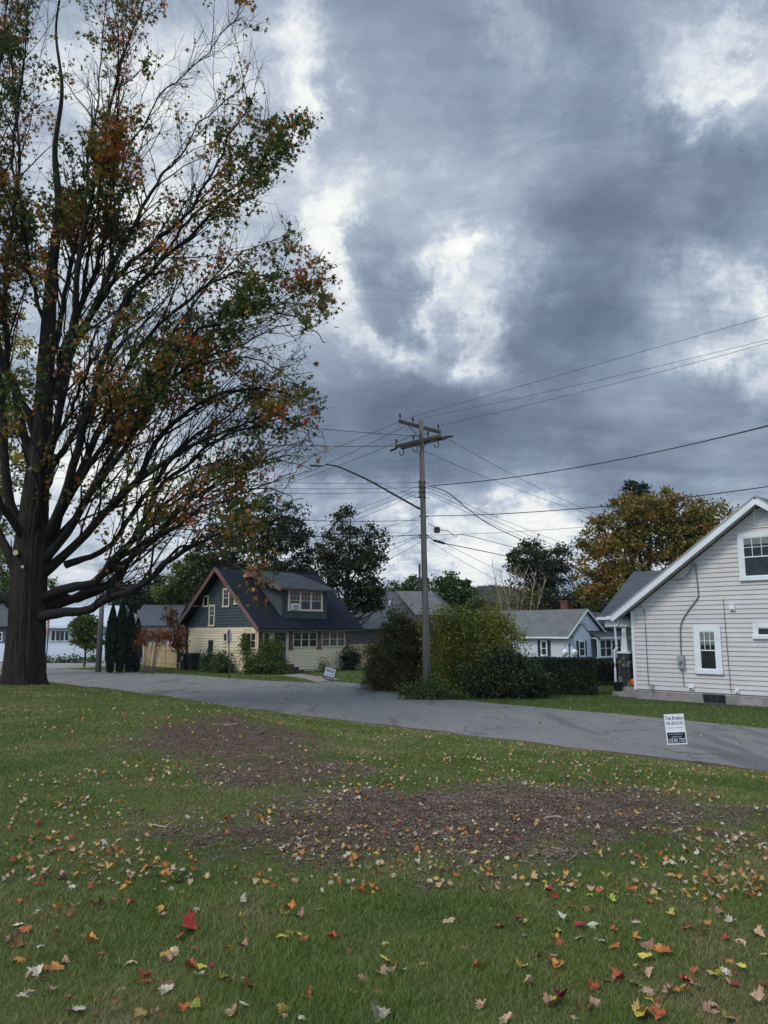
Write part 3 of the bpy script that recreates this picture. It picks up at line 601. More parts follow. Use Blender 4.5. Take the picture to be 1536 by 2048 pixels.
def add_leaves(P, n):
    x, y = topx(P[-1]); k = 1.
    for (bx, by, br) in bare:
        if (x-bx)**2+(y-by)**2 < br*br*1.6: k *= .08
    for (bx, by, br) in dense:
        if (x-bx)**2+(y-by)**2 < br*br: k *= 1.8
    c = float(fbm(P[-1][0]+P[-1][1]*.7, P[-1][2]*1.0, .75, 3)); k *= max(0, (c-.44)*8.5)
    n = rng.poisson(n*k)
    if n:
        t = rng.random(n)**.6*(len(P)-1); i = np.minimum(t.astype(int), len(P)-2); f = (t-i)[:, None]
        leafC.append(P[i]*(1-f)+P[i+1]*f + rng.standard_normal((n, 3))*.11 + np.array([0,0,-.05]))
branches = MB(); twigs = MB(); ALLK = []; ALLR = []
for li, (px, y0, y1, r0) in enumerate(limbs):
    K = smooth_path(limbpts(px, y0, y1), 34); K[4:] += np.cumsum(rng.standard_normal((30, 3))*.055, axis=0)
    tt = np.linspace(0, 1, len(K))
    if r0 <= .135 and ALLK:        # a side limb springs from the nearest older limb
        KK = np.concatenate(ALLK); RR = np.concatenate(ALLR); j_ = int(np.argmin(np.linalg.norm(KK-K[0], axis=1)+2.*(RR < .04))); K = K+(KK[j_]-K[0])*((1-tt)**2)[:, None]; r0 = min(r0, RR[j_]*.8)
    R = r0*.76*(1-tt)**1.35+.012; R[:3] *= 1.15; ALLK.append(K); ALLR.append(R)
    branches.tube([LOC(p) for p in K], R, 9 if r0 > .1 else 6)
    seg = np.linalg.norm(np.diff(K, axis=0), axis=1); cum = np.concatenate([[0], np.cumsum(seg)]); Lt = cum[-1]
    outw = unit(K[-1]-K[len(K)//2])
    pos = max(1.6, Lt*.16)
    small = px[-1] in ((505,1150), (490,1045))
    while pos < Lt:
        i = np.searchsorted(cum, pos)-1; i = min(max(i, 0), len(K)-2); p = K[i]+(K[i+1]-K[i])*((pos-cum[i])/seg[i]); tg = unit(K[i+1]-K[i]); t = pos/Lt
        side = unit(np.cross(tg, rng.standard_normal(3))); ang = math.radians(rng.uniform(12, 38)); d = tg*math.cos(ang)+side*math.sin(ang)
        L = (rng.uniform(1.6, 5.6)*(1-.6*t)+.5)*(.5 if small else 1); rr = min(.042, max(.012, r0*(1-t)*.42))
        C2 = grow(p, d, L, rr, 7, .10, .14, outw*.06); x_, y_ = topx(C2[-1])
        lim = 672-max(0, (1000-y_))*0
        if not small and (x_ > edge_px(y_)+rng.normal(0, 8) or (y_ > 1235 and x_ > 100)): pos += .2; continue
        branches.tube([LOC(q) for q in C2], np.linspace(rr, .007, 8), 4, cap=False)
        m_ = max(2, int(L/.30))
        for j in range(m_):
            u_ = (j+rng.random())/m_*.95+.05; q_ = u_*7; a_ = min(int(q_), 6); p2 = C2[a_]+(C2[a_+1]-C2[a_])*(q_-a_); tg2 = unit(C2[a_+1]-C2[a_])
            s2 = unit(np.cross(tg2, rng.standard_normal(3))); an2 = math.radians(rng.uniform(25, 62)); d2 = tg2*math.cos(an2)+s2*math.sin(an2)
            T = grow(p2, d2, rng.uniform(.4, 1.2), .006, 3, .12, .24, outw*.1)
            xt, yt = topx(T[-1])
            if not small and xt > edge_px(yt)+18: continue
            twigs.tube([LOC(q) for q in T], [.009,.007,.006,.004], 3, cap=False); add_leaves(T, 8.5); twigN += 1
        add_leaves(C2[4:], 6); pos += rng.uniform(.32, .62)
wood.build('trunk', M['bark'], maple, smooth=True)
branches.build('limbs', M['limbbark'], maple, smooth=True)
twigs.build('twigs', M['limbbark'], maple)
C = np.concatenate(leafC); V, k = crown_leaves(C-TB, rng.uniform(.12, .21, len(C)))
print('maple twigs', twigN, 'leaves', len(C))
M['mapleleaf'] = leafmat('maple_crown_leaf', [(0., (.026,.055,.012)), (.39, (.048,.082,.016)), (.50, (.11,.115,.02)), (.60, (.22,.13,.022)), (.73, (.34,.13,.025)), (.87, (.36,.07,.03)), (1., (.26,.04,.035))], .68, .55, .5)
link('crown', npmesh('crown', V, k=k), M['mapleleaf'], maple)
for (x, y, r) in ((34,1106,.10),(48,1134,.055)):
    q = aty(x, y, TY-.60); mb = MB(); mb.tube([LOC(q)+np.array([0,.35,0]), LOC(q), LOC(q)+np.array([0,-.10,0])], [r*1.25, r*1.1, r], 18); mb.build('sawn_stub', M['bark'], maple)
    mb = MB(); mb.tube([LOC(q)+np.array([0,-.10,0]), LOC(q)+np.array([0,-.115,0])], [r*.9, r*.88], 18); mb.build('sawn_face', M['cutwood'], maple)

# --- background trees
LG = {'evergreen': [(0., (.012,.026,.012)), (.6, (.026,.050,.018)), (.9, (.06,.08,.03)), (1., (.20,.17,.08))], 'dark': [(0., (.012,.020,.008)), (.5, (.024,.036,.013)), (.85, (.05,.055,.018)), (1., (.12,.06,.02))],
      'green': [(0., (.022,.052,.015)), (.5, (.042,.088,.022)), (1., (.085,.13,.035))],
      'orange': [(0., (.055,.078,.016)), (.42, (.12,.125,.022)), (.66, (.23,.15,.026)), (.85, (.29,.115,.025)), (1., (.28,.05,.025))],
      'yellow': [(0., (.05,.075,.014)), (.35, (.11,.145,.022)), (.68, (.28,.26,.038)), (1., (.42,.28,.04))],
      'conifer': [(0., (.008,.020,.012)), (.6, (.016,.036,.018)), (1., (.035,.055,.022))],
      'olive': [(0., (.035,.065,.014)), (.5, (.07,.11,.024)), (1., (.17,.18,.04))],
      'rust': [(0., (.09,.035,.02)), (.5, (.19,.055,.025)), (1., (.30,.13,.03))],
      'plum': [(0., (.035,.055,.015)), (.4, (.06,.082,.024)), (.62, (.11,.078,.035)), (1., (.16,.075,.05))]}
for k_ in LG: M['l_'+k_] = leafmat('foliage_'+k_, LG[k_], .5, .45, .3)
def far_tree(name, base, lobes, mk, label, nclump=170, per=60, lsz=.22, cr=.55, trunk=.25, fork=.35, mb_=None, group=None, nl=9, cat='tree'):
    """lobes: (dx, dy, z, rx, ry, rz) ellipsoids of the crown"""
    root = empty(name, tuple(base), 0, label, cat, group); lob = np.array(lobes, float); vol = lob[:, 3]*lob[:, 4]*lob[:, 5]; pr = vol**.8; pr /= pr.sum()
    top = max(l[2]+l[5] for l in lobes); low = min(l[2]-l[5] for l in lobes)
    which = rng.choice(len(lob), nclump, p=pr); d = rng.standard_normal((nclump, 3)); d /= np.linalg.norm(d, axis=1)[:, None]
    rad = rng.random(nclump)**.42; Cc = lob[which, :3]+d*rad[:, None]*lob[which, 3:]
    w = MB(); fz = max(.8, low+(top-low)*.05)*1.0; cx, cy = lob[:, 0].mean(), lob[:, 1].mean()
    tk = smooth_path([(0,0,-.1),(.05,0,fz*.5),(cx*.3,cy*.3,fz),(cx*.7,cy*.7,(fz+top)/2),(cx,cy,top*.93)], 18); w.tube(tk, np.linspace(trunk, .03, 18)*np.where(np.arange(18) == 0, 1.35, 1), 8)
    lim = []
    tgt = Cc[rng.choice(nclump, min(nl*2, nclump), replace=False)]
    for q in tgt:
        z0 = rng.uniform(fz*.7, max(fz*.8, q[2]*.75)); z0 = min(z0, q[2]-.2); i = int(np.argmin(abs(tk[:, 2]-z0))); a = tk[i]; mid = a*.45+q*.55+np.array([0,0,-.12*np.linalg.norm(q-a)]) + rng.standard_normal(3)*.2
        K = smooth_path([a, mid, q], 9); w.tube(K, np.linspace(max(.03, trunk*(.55-.02*i)), .02, 9), 5, cap=False); lim.append(K)
    LP = np.concatenate(lim)
    for c in Cc:
        j = np.argmin(np.linalg.norm(LP-c, axis=1)+ .3*np.maximum(0, LP[:, 2]-c[2])); a = LP[j]; w.tube([a, (a+c)/2+rng.standard_normal(3)*.12, c], [.028,.02,.008], 3, cap=False)
    w.build('trunk', mb_ or M['barkfar'], root, smooth=True)
    n = nclump*per; ci = rng.integers(0, nclump, n); sizes = rng.uniform(.55, 1.3, nclump); off = rng.standard_normal((n, 3))*np.array([1,1,.62])*cr*sizes[ci][:, None]*.6
    V, k = crown_leaves(Cc[ci]+off, rng.uniform(lsz*.7, lsz*1.3, n), star=False)
    link('crown', npmesh('crown', V, k=k), M['l_'+mk], root); return root
def pxlobes(base, Y, lst, dy=None):
    """photo ellipses (cx, cy, rx, ry) at distance Y -> lobes relative to base"""
    o = []
    for e in lst:
        cx, cy, rx, ry = e[:4]; c = aty(cx, cy, Y); f = Y/FPX*1.03; o.append((c[0]-base[0], (e[4] if len(e) > 4 else 0.), c[2]-base[2], rx*f, min(rx, ry*1.2)*f*.95, ry*f))
    return o
def gb(px, Y): q = aty(px, 1300, Y); return np.array([q[0], Y, 0.])
b = gb(520, 66); far_tree('oak_tree', b, pxlobes(b, 66, [(545,1060,62,75),(450,1105,65,60),(600,1080,30,80),(420,1170,50,55),(530,1160,80,50),(500,1040,35,45),(610,1150,46,62),(565,1190,60,40)]), 'dark', 'dark broad tree close behind the green gabled house, the wider of two', 400, 62, .24, .62, .4)
b = gb(690, 64); far_tree('oak_tree', b, pxlobes(b, 64, [(680,1060,38,48),(690,1130,62,60),(740,1110,38,62),(650,1120,30,60),(700,1195,65,50),(745,1190,35,40)]), 'dark', 'dark airy tree rising right of the green house roof, sky showing through', 210, 60, .23, .55, .32)
b = gb(820, 90); far_tree('leafy_tree', b, pxlobes(b, 90, [(820,1180,40,28),(800,1200,30,25),(850,1195,35,35)]), 'green', 'low green tree behind the dark roofed house, left of pole', 90, 60, .32, .7, .3)
b = gb(905, 88); far_tree('leafy_tree', b, pxlobes(b, 88, [(895,1165,30,22),(915,1190,32,30),(880,1195,35,30),(935,1175,14,14),(930,1215,30,20)]), 'green', 'rounded green tree right of utility pole above dark roof', 110, 60, .32, .65, .3)
b = gb(968, 72); far_tree('leafy_tree', b, pxlobes(b, 72, [(960,1215,26,22),(985,1225,22,18)]), 'olive', 'short olive green tree left of the pale blue house roof', 40, 60, .25, .5, .2)
b = gb(1075, 78); far_tree('locust_tree', b, pxlobes(b, 78, [(1078,1115,58,36),(1060,1150,45,35),(1110,1155,38,45),(1090,1190,50,40),(1040,1120,24,25)]), 'dark', 'dark round topped tree behind the pale blue house', 190, 60, .26, .6, .35)
b = gb(1110, 74); far_tree('spruce_tree', b, pxlobes(b, 74, [(1110,1215,60,35),(1165,1215,40,35),(1060,1225,40,28)]), 'conifer', 'low dark evergreen mass behind the pale blue ridge', 120, 60, .26, .6, .3)
b = gb(1290, 58); far_tree('orange_maple_tree', b, pxlobes(b, 58, [(1270,1040,72,52),(1330,1030,80,55),(1400,1050,58,52),(1220,1090,72,55),(1310,1110,100,60),(1190,1160,45,55),(1250,1170,80,50),(1320,1180,90,45),(1415,1110,40,60),(1380,1090,60,60)]), 'orange', 'large rounded orange brown maple left of the white gable roof', 520, 72, .22, .62, .45)
b = gb(1273, 70); far_tree('pine_tree', b, pxlobes(b, 70, [(1272,985,26,30),(1262,1010,25,30)]), 'conifer', 'green conifer top showing above the orange maple', 60, 60, .24, .5, .3)
b = gb(375, 70); far_tree('spruce_tree', b, pxlobes(b, 70, [(370,1165,36,42),(395,1130,30,40),(350,1195,40,35)]), 'olive', 'yellow green evergreen behind left roof edge of green house', 120, 62, .25, .55, .3)
b = gb(300, 84); far_tree('spruce_tree', b, pxlobes(b, 84, [(300,1180,50,35),(250,1195,45,30),(330,1200,35,30)]), 'conifer', 'dark evergreen behind the grey garage roof', 130, 60, .3, .7, .3)
b = gb(30, 90); far_tree('leafy_tree', b, pxlobes(b, 90, [(20,1150,60,60),(-60,1130,70,70),(90,1190,40,30)]), 'olive', 'olive tree behind the huge maple trunk at far left', 150, 60, .34, .8, .4)
b = gb(-30, 44); far_tree('leafy_tree', b, pxlobes(b, 44, [(0,700,60,120),(20,900,70,120),(-40,1020,80,100),(-60,800,80,150)]), 'yellow', 'yellow green tree behind the left limbs of the huge maple', 200, 60, .19, .5, .35)
b = gb(170, 55); far_tree('small_tree', b, pxlobes(b, 55, [(172,1250,28,24),(185,1275,24,24),(165,1280,18,14)]), 'olive', 'small rounded green tree left of the bare wooden pole', 80, 60, .17, .35, .09)
b = gb(362, 50); far_tree('ornamental_tree', b, pxlobes(b, 50, [(350,1270,24,24),(340,1235,14,26),(362,1290,14,14)]), 'rust', 'small rust orange tree at the left corner of green house', 46, 34, .13, .3, .05)
# pale bare stemmed tree
b = gb(1030, 70); root = empty('birch_tree', tuple(b), 0, 'bare pale stemmed tree behind the pale blue roof', 'tree'); w = MB()
for i in range(7):
    x0 = 1000+i*12; a = aty(x0+random.uniform(-4,4), 1300, 70)-b; c = aty(x0+(i-3)*5, random.uniform(1130,1185), 70)-b; a[2] = 0; a[0] *= .5; c[1] += random.uniform(-1.5,1.5)
    K = smooth_path([a, (a+c)/2+rng.standard_normal(3)*.15, c], 12); w.tube(K, np.linspace(.085,.015,12), 5)
    for j in range(3, 12):
        for _ in range(3):
            d = unit(np.array([random.uniform(-.6,.6), random.uniform(-.6,.6), 1])); w.tube(grow(K[j], d, random.uniform(.5,1.3), .01, 3, .05, .15), [.025,.018,.012,.008], 3, cap=False)
w.build('trunk', M['palebark'], root)
n = 2200; Cx = np.stack([rng.normal(0, 1.5, n)+.1, rng.normal(0, .9, n), 2.2+4.2*rng.random(n)**1.5], -1); V, k = crown_leaves(Cx, .15, False); link('crown', npmesh('crown', V, k=k), M['l_orange'], root)

# hill far behind
hx = np.linspace(-900, 1500, 130); hy = np.linspace(620, 1300, 40); HX, HY = np.meshgrid(hx, hy)
ridge = 14+30*np.exp(-((HX-125)/75)**2)+26*np.exp(-((HX-420)/260)**2)+14*fbm(HX, HY, .006, 4)
HZ = ridge*sm(610, 950, HY)*.9 + fbm(HX, HY, .05, 4)*5 - 4; I = np.arange(HX.size).reshape(HX.shape); Q = np.stack([I[:-1,:-1], I[:-1,1:], I[1:,1:], I[1:,:-1]], -1).reshape(-1)
hm = mat('wooded_hill', (.035,.055,.045), .95, .35, .05, 0, coord='Object', dirt=((.07,.05,.02), .03, .35))
tag(link('hills', npmesh('hills', np.stack([HX, HY, HZ], -1), loops=Q, starts=np.arange(0, len(Q), 4), smooth=True), hm), kind='structure')
n = 26000; x = rng.uniform(-120, 330, n); y = rng.uniform(630, 980, n); zz = (14+30*np.exp(-((x-125)/75)**2)+26*np.exp(-((x-420)/260)**2)+14*fbm(x, y, .006, 4))*sm(610, 950, y)*.9+fbm(x, y, .05, 4)*5-4
Cx = np.repeat(np.stack([x, y, zz+2], -1), 4, 0)+rng.normal(0, 1.8, (n*4, 3)); V, k = crown_leaves(Cx, rng.uniform(1.2, 2.6, n*4), False)
tag(link('hill_woods', npmesh('hill_woods', V, k=k), M['l_dark']), 'distant wooded hillside beyond the roofs', 'woods', kind='stuff')
# belt of far trees at the horizon
n = 9000; x = rng.uniform(-260, 260, n); y = rng.uniform(150, 210, n); z = rng.uniform(0, 1, n)*(4.5+4*fbm(x, y*0, .06)); Cx = np.repeat(np.stack([x, y, z], -1), 5, 0)+rng.normal(0, .9, (n*5, 3)); V, k = crown_leaves(Cx, rng.uniform(.6, 1.1, n*5), False)
tag(link('far_woods', npmesh('far_woods', V, k=k), M['l_dark']), 'far belt of dark trees behind the houses', 'woods', kind='stuff')

# ------------------------------------------------------------------ shrubs
def shrub(name, base, lobes, mk, label, n=9000, lsz=.09, stems=14, stemmat=None, stemr=.018, cat='bush', group=None, shell=.5, clumps=90, cr=.22):
    root = empty(name, tuple(base), 0, label, cat, group); lob = np.array(lobes, float); pr = lob[:, 3]*lob[:, 5]; pr = pr/pr.sum()
    wch = rng.choice(len(lob), clumps, p=pr); d = rng.standard_normal((clumps, 3)); d /= np.linalg.norm(d, axis=1)[:, None]; Cc = lob[wch, :3]+d*(rng.random(clumps)**shell)[:, None]*lob[wch, 3:]; Cc[:, 2] = np.maximum(Cc[:, 2], .1)
    w = MB()
    for i in range(stems):
        c = Cc[rng.integers(0, clumps)]; a = np.array([c[0]*.45+rng.normal(0,.08), c[1]*.45, -.05]); w.tube(smooth_path([a, (a+c)/2+rng.standard_normal(3)*.08+np.array([0,0,.15]), c*1.03], 8), np.linspace(stemr, .004, 8), 4, cap=False)
    w.build('stems', stemmat or M['barkfar'], root)
    if n:
        ci = rng.integers(0, clumps, n); P = Cc[ci]+rng.standard_normal((n, 3))*cr*rng.uniform(.5,1.3,clumps)[ci][:, None]; P[:, 2] = np.abs(P[:, 2])+.02
        V, k = crown_leaves(P, rng.uniform(lsz*.7, lsz*1.35, n), False, .5); link('foliage', npmesh('foliage', V, k=k), M['l_'+mk], root)
    return root
def sb(px, Y): q = aty(px, 1300, Y); return np.array([q[0], Y, 0.])
b = sb(795, 33.5); shrub('overgrown_shrub', b, pxlobes(b, 33.5, [(790,1330,48,60),(800,1260,42,38),(760,1340,30,50),(835,1320,35,70)]), 'plum', 'tall overgrown shrub with purplish top left of the utility pole', 26000, .085, 40, cr=.2, clumps=190)
b = sb(930, 31.5); shrub('yellow_shrub', b, pxlobes(b, 31.5, [(895,1262,46,44),(960,1285,56,54),(900,1330,50,50),(1020,1300,44,46),(975,1250,44,26),(880,1350,28,40)]), 'yellow', 'tall yellowing shrub right of the utility pole', 30000, .085, 60, stemr=.014, cr=.22, clumps=170)
b = sb(1000, 29.8); shrub('rhododendron_bush', b, pxlobes(b, 29.8, [(990,1362,70,32),(1035,1352,48,40),(1005,1335,45,26),(1075,1372,25,23)]), 'evergreen', 'dark glossy rounded bush beside the road right of the pole', 36000, .085, 20, cr=.17, clumps=300)
b = sb(925, 29.3); shrub('flowering_weed', b, pxlobes(b, 29.3, [(1010,1340,60,35),(960,1360,40,20)]), 'yellow', 'sprigs of pale yellowing leaves over the dark roadside bush', 450, .05, 10, cr=.3, clumps=60)
b = sb(850, 29.2); shrub('pole_undergrowth', b, pxlobes(b, 29.2, [(815,1384,30,8),(870,1374,20,20),(840,1387,50,7),(900,1393,40,6)]), 'olive', 'low green undergrowth around the foot of the utility pole', 3500, .07, 14, cr=.15, clumps=90)
b = sb(752, 34.5); shrub('pole_undergrowth', b, pxlobes(b, 34.5, [(750,1330,16,40),(745,1365,16,14)]), 'olive', 'leafy green shoots at the left edge of the roadside shrubs', 3500, .075, 14, cr=.15, clumps=50)
def hedge(a, bb, h, w_, mk, label, n):
    a = np.array(a); bb = np.array(bb); root = empty('clipped_hedge', (a[0], a[1], 0), math.atan2(bb[1]-a[1], bb[0]-a[0]), label, 'hedge'); L = float(np.linalg.norm(bb-a))
    u_ = rng.random(n)*L; f = rng.integers(0, 4, n); y = rng.random(n)*w_; z = rng.random(n)*h
    e = rng.random(n)**2*.16+.02*rng.standard_normal(n); bump = .07*(fbm(u_*3, z*3, 1.)-.5)
    y = np.where(f == 0, e+bump, np.where(f == 1, w_-e-bump, y)); z = np.where(f == 2, h-e+bump*1.2, z); u_ = np.where(f == 3, np.where(rng.random(n) < .5, e, L-e), u_)
    V, k = crown_leaves(np.stack([u_, y, z], -1), rng.uniform(.045, .085, n), False); link('foliage', npmesh('foliage', V, k=k), M['l_'+mk], root)
    w = MB()
    for i in range(int(L*9)):
        x = rng.random()*L; y_ = rng.uniform(.15, w_-.15); K = [(x, y_, 0), (x+rng.normal(0,.1), y_, h*.5), (x+rng.normal(0,.15), y_+rng.normal(0,.1), h-.1)]; w.tube(K, [.014,.012,.006], 4, cap=False)
    w.box(.18, L-.18, .2, w_-.2, .15, h-.2); w.build('stems', M['barkfar'], root)
h0 = onz(1030,1391)[:2]; h1 = onz(1196,1391)[:2]
hedge(h0, h1, 1.42, 1.0, 'evergreen', 'dark clipped hedge right of the roadside bushes', 30000)
hedge((8.9,35.5), (13.5,38.5), 1.18, 1.0, 'conifer', 'clipped green hedge behind the darker hedge beside the white porch', 15000)
hedge((3.8,36.5), (8.7,35.2), 1.12, .9, 'olive', 'far green hedge in front of the pale blue house', 14000)
# arborvitae
for i, (px, top, rr, lab) in enumerate([(222,1210,.72,'leftmost of the dark columnar evergreens near the bare wooden pole'),(241,1200,.76,'tallest middle columnar evergreen with a sharp top, left of centre in the clump'),(259,1218,.72,'columnar evergreen right of centre in the dark clump'),(274,1238,.62,'shortest columnar evergreen at the right end of the dark clump')]):
    Yd = 47.5+i*.25; bs = sb(px, Yd); hh = aty(px, top, Yd)[2]; root = empty('arborvitae', tuple(bs), 0, lab, 'evergreen', 'columnar evergreens beside the bare wooden pole')
    n = 9000; z = rng.random(n)**.8*hh; t = z/hh; rad = rr*np.sin(np.clip(t*1.15+.25, 0, PI*.5+.01)*1.)*(1-t**1.5)**.85*(.8+.35*fbm(rng.random(n)*9, z*2, 1.)); a = rng.random(n)*2*PI; q = rng.random(n)**.3*rad
    V, k = crown_leaves(np.stack([np.cos(a)*q, np.sin(a)*q, z+.05], -1), rng.uniform(.08, .15, n), False, -1.2); link('crown', npmesh('crown', V, k=k), M['l_conifer'], root)
    w = MB(); w.tube([(0,0,-.05),(0,0,hh*.9)], [.09,.02], 6); w.build('trunk', M['barkfar'], root)
b = sb(292, 46.5); shrub('burning_bush', b, pxlobes(b, 46.5, [(300,1272,26,14),(322,1275,22,16),(285,1280,14,14)]), 'rust', 'leggy reddish shrub with bare grey stems before the tan fence', 2600, .08, 34, M['stemgrey'], .011, shell=.6, clumps=70, cr=.15)
GO = np.array([-7.49, 46.43])
def gl(s, t): return GO+U*s+Vv*t
def gshrub(name, s, t, lobes, mk, label, n, lsz=.08, stems=10, **k):
    q = gl(s, t); return shrub(name, (q[0], q[1], 0), lobes, mk, label, n, lsz, stems, **k)
gshrub('foundation_shrub', .0, -.7, [(0,0,.6,.8,.5,.6),(.3,.2,1.3,.5,.4,.7),(-.7,.3,.5,.5,.4,.5)], 'olive', 'tall green shrub at the front corner of the green house', 8000, .09, 12)
gshrub('foundation_shrub', -.7, 2.6, [(0,0,.6,.45,.45,.55),(0,-.8,.45,.4,.4,.45)], 'green', 'rounded green shrub below the triple side window', 4500, .09, 8)
gshrub('foundation_shrub', -.6, 4.4, [(0,0,.5,.45,.4,.5)], 'green', 'small dark shrub beside the side door of green house', 3000, .09, 8)
gshrub('climbing_vine', -.25, .9, [(0,0,1.5,.25,.45,.8),(0,.4,1.9,.2,.3,.4)], 'olive', 'vine arching over the side wall near the triple window', 1500, .09, 10)
gshrub('foundation_shrub', .75, -1.2, [(0,0,.4,.4,.4,.4)], 'olive', 'low green shrub just left of the front steps', 2500, .08, 8)
gshrub('rose_bush', 6.6, -.9, [(0,0,.65,.5,.4,.6)], 'conifer', 'dark spiky shrub at the right front corner of green house', 1800, .12, 14, clumps=40)
gshrub('small_shrub', 4.0, -1.3, [(0,0,.35,.22,.2,.3)], 'olive', 'tiny shrub in front of the cream wall between windows', 400, .08, 6, clumps=20)
b = sb(110, 62); shrub('fence_weeds', b, [(-.2,0,.15,1.2,.2,.3),(1.5,0,.15,1.0,.2,.3),(3,0,.3,.8,.2,.4)], 'green', 'low weeds along the foot of the white fence', 1200, .14, 6, cr=.2)

# ------------------------------------------------------------------ house helpers
def clap(mb, p0, d, n, prof, z0, z1, e=.115, lip=.022, gap=.012, z_clip=None):
    p0, d, n = np.array(p0, float), np.array(d, float), np.array(n, float); z = z0
    def P(s, o, zz): q = p0+d*s+n*o; return (q[0], q[1], zz)
    while z < z1-.01:
        zt = min(z+e, z1); a0, a1 = prof(z); b0, b1 = prof(zt); g0, g1 = prof(min(z+gap, zt))
        if a1-a0 < .03: break
        b1 = max(b0+.005, b1)
        mb.quad(P(a0,0,z), P(a1,0,z), P(g1,0,z+gap), P(g0,0,z+gap))
        mb.quad(P(g0,0,z+gap), P(g1,0,z+gap), P(g1,lip,z+gap), P(g0,lip,z+gap))
        mb.quad(P(g0,lip,z+gap), P(g1,lip,z+gap), P(b1,.004,zt), P(b0,.004,zt))
        mb.quad(P(b0,.004,zt), P(b1,.004,zt), P(b1,0,zt), P(b0,0,zt)); z = zt
    return mb
def ob(mb, p0, d, n, s0, s1, o0, o1, z0, z1):
    p0, d, n = np.array(p0, float), np.array(d, float), np.array(n, float)
    q = [p0+d*s0+n*o1, p0+d*s1+n*o1, p0+d*s1+n*o0, p0+d*s0+n*o0]
    return mb.hexa([(a[0], a[1], z0) for a in q], [(a[0], a[1], z1) for a in q])
def window(root, p0, d, n, s0, s1, z0, z1, cols=1, trim=.09, tm=None, hung=True, lite=(0, 0), glass=None, name='window', label=None, curtain=0., sash=None):
    """outer trim frame > sash bars, pane"""
    tm = tm or M['white']; f = MB(); p0 = np.array(p0, float)+np.array(n, float)*.034; B_ = -.034
    ob(f, p0, d, n, s0, s1, B_, .040, z1-trim, z1); ob(f, p0, d, n, s0-.02, s1+.02, B_, .065, z0, z0+trim*.8)
    ob(f, p0, d, n, s0, s0+trim, B_, .038, z0+trim*.8, z1-trim); ob(f, p0, d, n, s1-trim, s1, B_, .038, z0+trim*.8, z1-trim)
    a0, a1, b0, b1 = s0+trim, s1-trim, z0+trim*.8, z1-trim; w = (a1-a0)/cols
    for i in range(1, cols): ob(f, p0, d, n, a0+w*i-trim*.4, a0+w*i+trim*.4, B_, .036, b0, b1)
    fo = f.build(name, tm, root)
    if label: fo['label'] = label
    sh = MB(); gz = MB(); cu = MB()
    for i in range(cols):
        x0 = a0+w*i+(trim*.4 if i else 0); x1 = a0+w*(i+1)-(trim*.4 if i < cols-1 else 0); fr = .03
        ob(sh, p0, d, n, x0, x1, .014, .028, b1-fr, b1); ob(sh, p0, d, n, x0, x1, .014, .028, b0, b0+fr)
        ob(sh, p0, d, n, x0, x0+fr, .014, .028, b0+fr, b1-fr); ob(sh, p0, d, n, x1-fr, x1, .014, .028, b0+fr, b1-fr)
        zm = (b0+b1)/2
        if hung: ob(sh, p0, d, n, x0+fr, x1-fr, .014, .030, zm-.018, zm+.018)
        nx_, nz_ = lite
        for j in range(1, nx_): xx = x0+(x1-x0)*j/nx_; ob(sh, p0, d, n, xx-.009, xx+.009, .014, .026, zm+.018, b1-fr)
        for j in range(1, nz_): zz_ = zm+(b1-zm)*j/nz_; ob(sh, p0, d, n, x0+fr, x1-fr, .015, .025, zz_-.009, zz_+.009)
        if curtain: ob(gz, p0, d, n, x0, x1, -.02, .0145, b0, b1-(b1-b0)*curtain); ob(cu, p0, d, n, x0, x1, -.02, .0146, b1-(b1-b0)*curtain, b1)
        else: ob(gz, p0, d, n, x0, x1, -.02, .0145, b0, b1)
    sh.build('sash', sash or tm, fo); gz.build('pane', glass or M['glass'], fo)
    if cu.v: cu.build('blind', M['blind'], fo)
    return fo
def gable_prof(s0, s1, ze, peak_s, zp):
    def f(z):
        if z <= ze: return s0, s1
        t = (z-ze)/(zp-ze); return s0+(peak_s-s0)*t, s1+(peak_s-s1)*t
    return f
def roofslab(a, b, c, d, th, root, m, name='roof'):
    """a,b lower edge, c,d upper edge (d above a); uv in metres"""
    a, b, c, d = [np.array(q, float) for q in (a, b, c, d)]; L = np.linalg.norm(b-a); H_ = np.linalg.norm(d-a); n = unit(np.cross(b-a, d-a)); n = n if n[2] > 0 else -n
    mb = MB(); mb.quad(a, b, c, d, uv=[(0,0),(L,0),(np.dot(c-a,(b-a)/L), H_),(np.dot(d-a,(b-a)/L), H_)])
    lo = [q-n*th for q in (a, b, c, d)]; up_ = [a, b, c, d]
    mb.quad(*lo[::-1])
    for i in range(4): j = (i+1) % 4; mb.quad(up_[i], lo[i], lo[j], up_[j])
    return mb.build(name, m, root)
RZ = lambda d: math.atan2(d[1], d[0])

# ================================================================== the green gabled house
g = empty('green_gabled_house', (GO[0], GO[1], 0), RZ(U), 'dark green and cream gabled house with navy roof and enclosed front porch', 'house')
Ls, Lt_ = 7.19, 7.93; PK = 4.0; ZP = 6.40; ZB = 2.45
X_, Y_ = (1,0), (0,1); nF, nS = (0,-1), (-1,0)
mb = MB(); clap(mb, (0,0), X_, nF, lambda z: (0, Ls), .12, ZB, .172, .036, .026); clap(mb, (0,0), Y_, nS, lambda z: (0, Lt_), .12, ZB, .172, .036, .026)
mb.box(.03, Ls-.03, .03, Lt_-.03, 0, ZB+.1); mb.quad((Ls,0,0),(Ls,Lt_,0),(Ls,Lt_,ZB+.1),(Ls,0,ZB+.1)); mb.build('cream_wall', M['cream'], g)
mb = MB(); mb.box(-.03, Ls, -.035, 0, 2.48, 2.70); mb.box(-.035, 0, 0, Lt_, 2.45, 2.72)
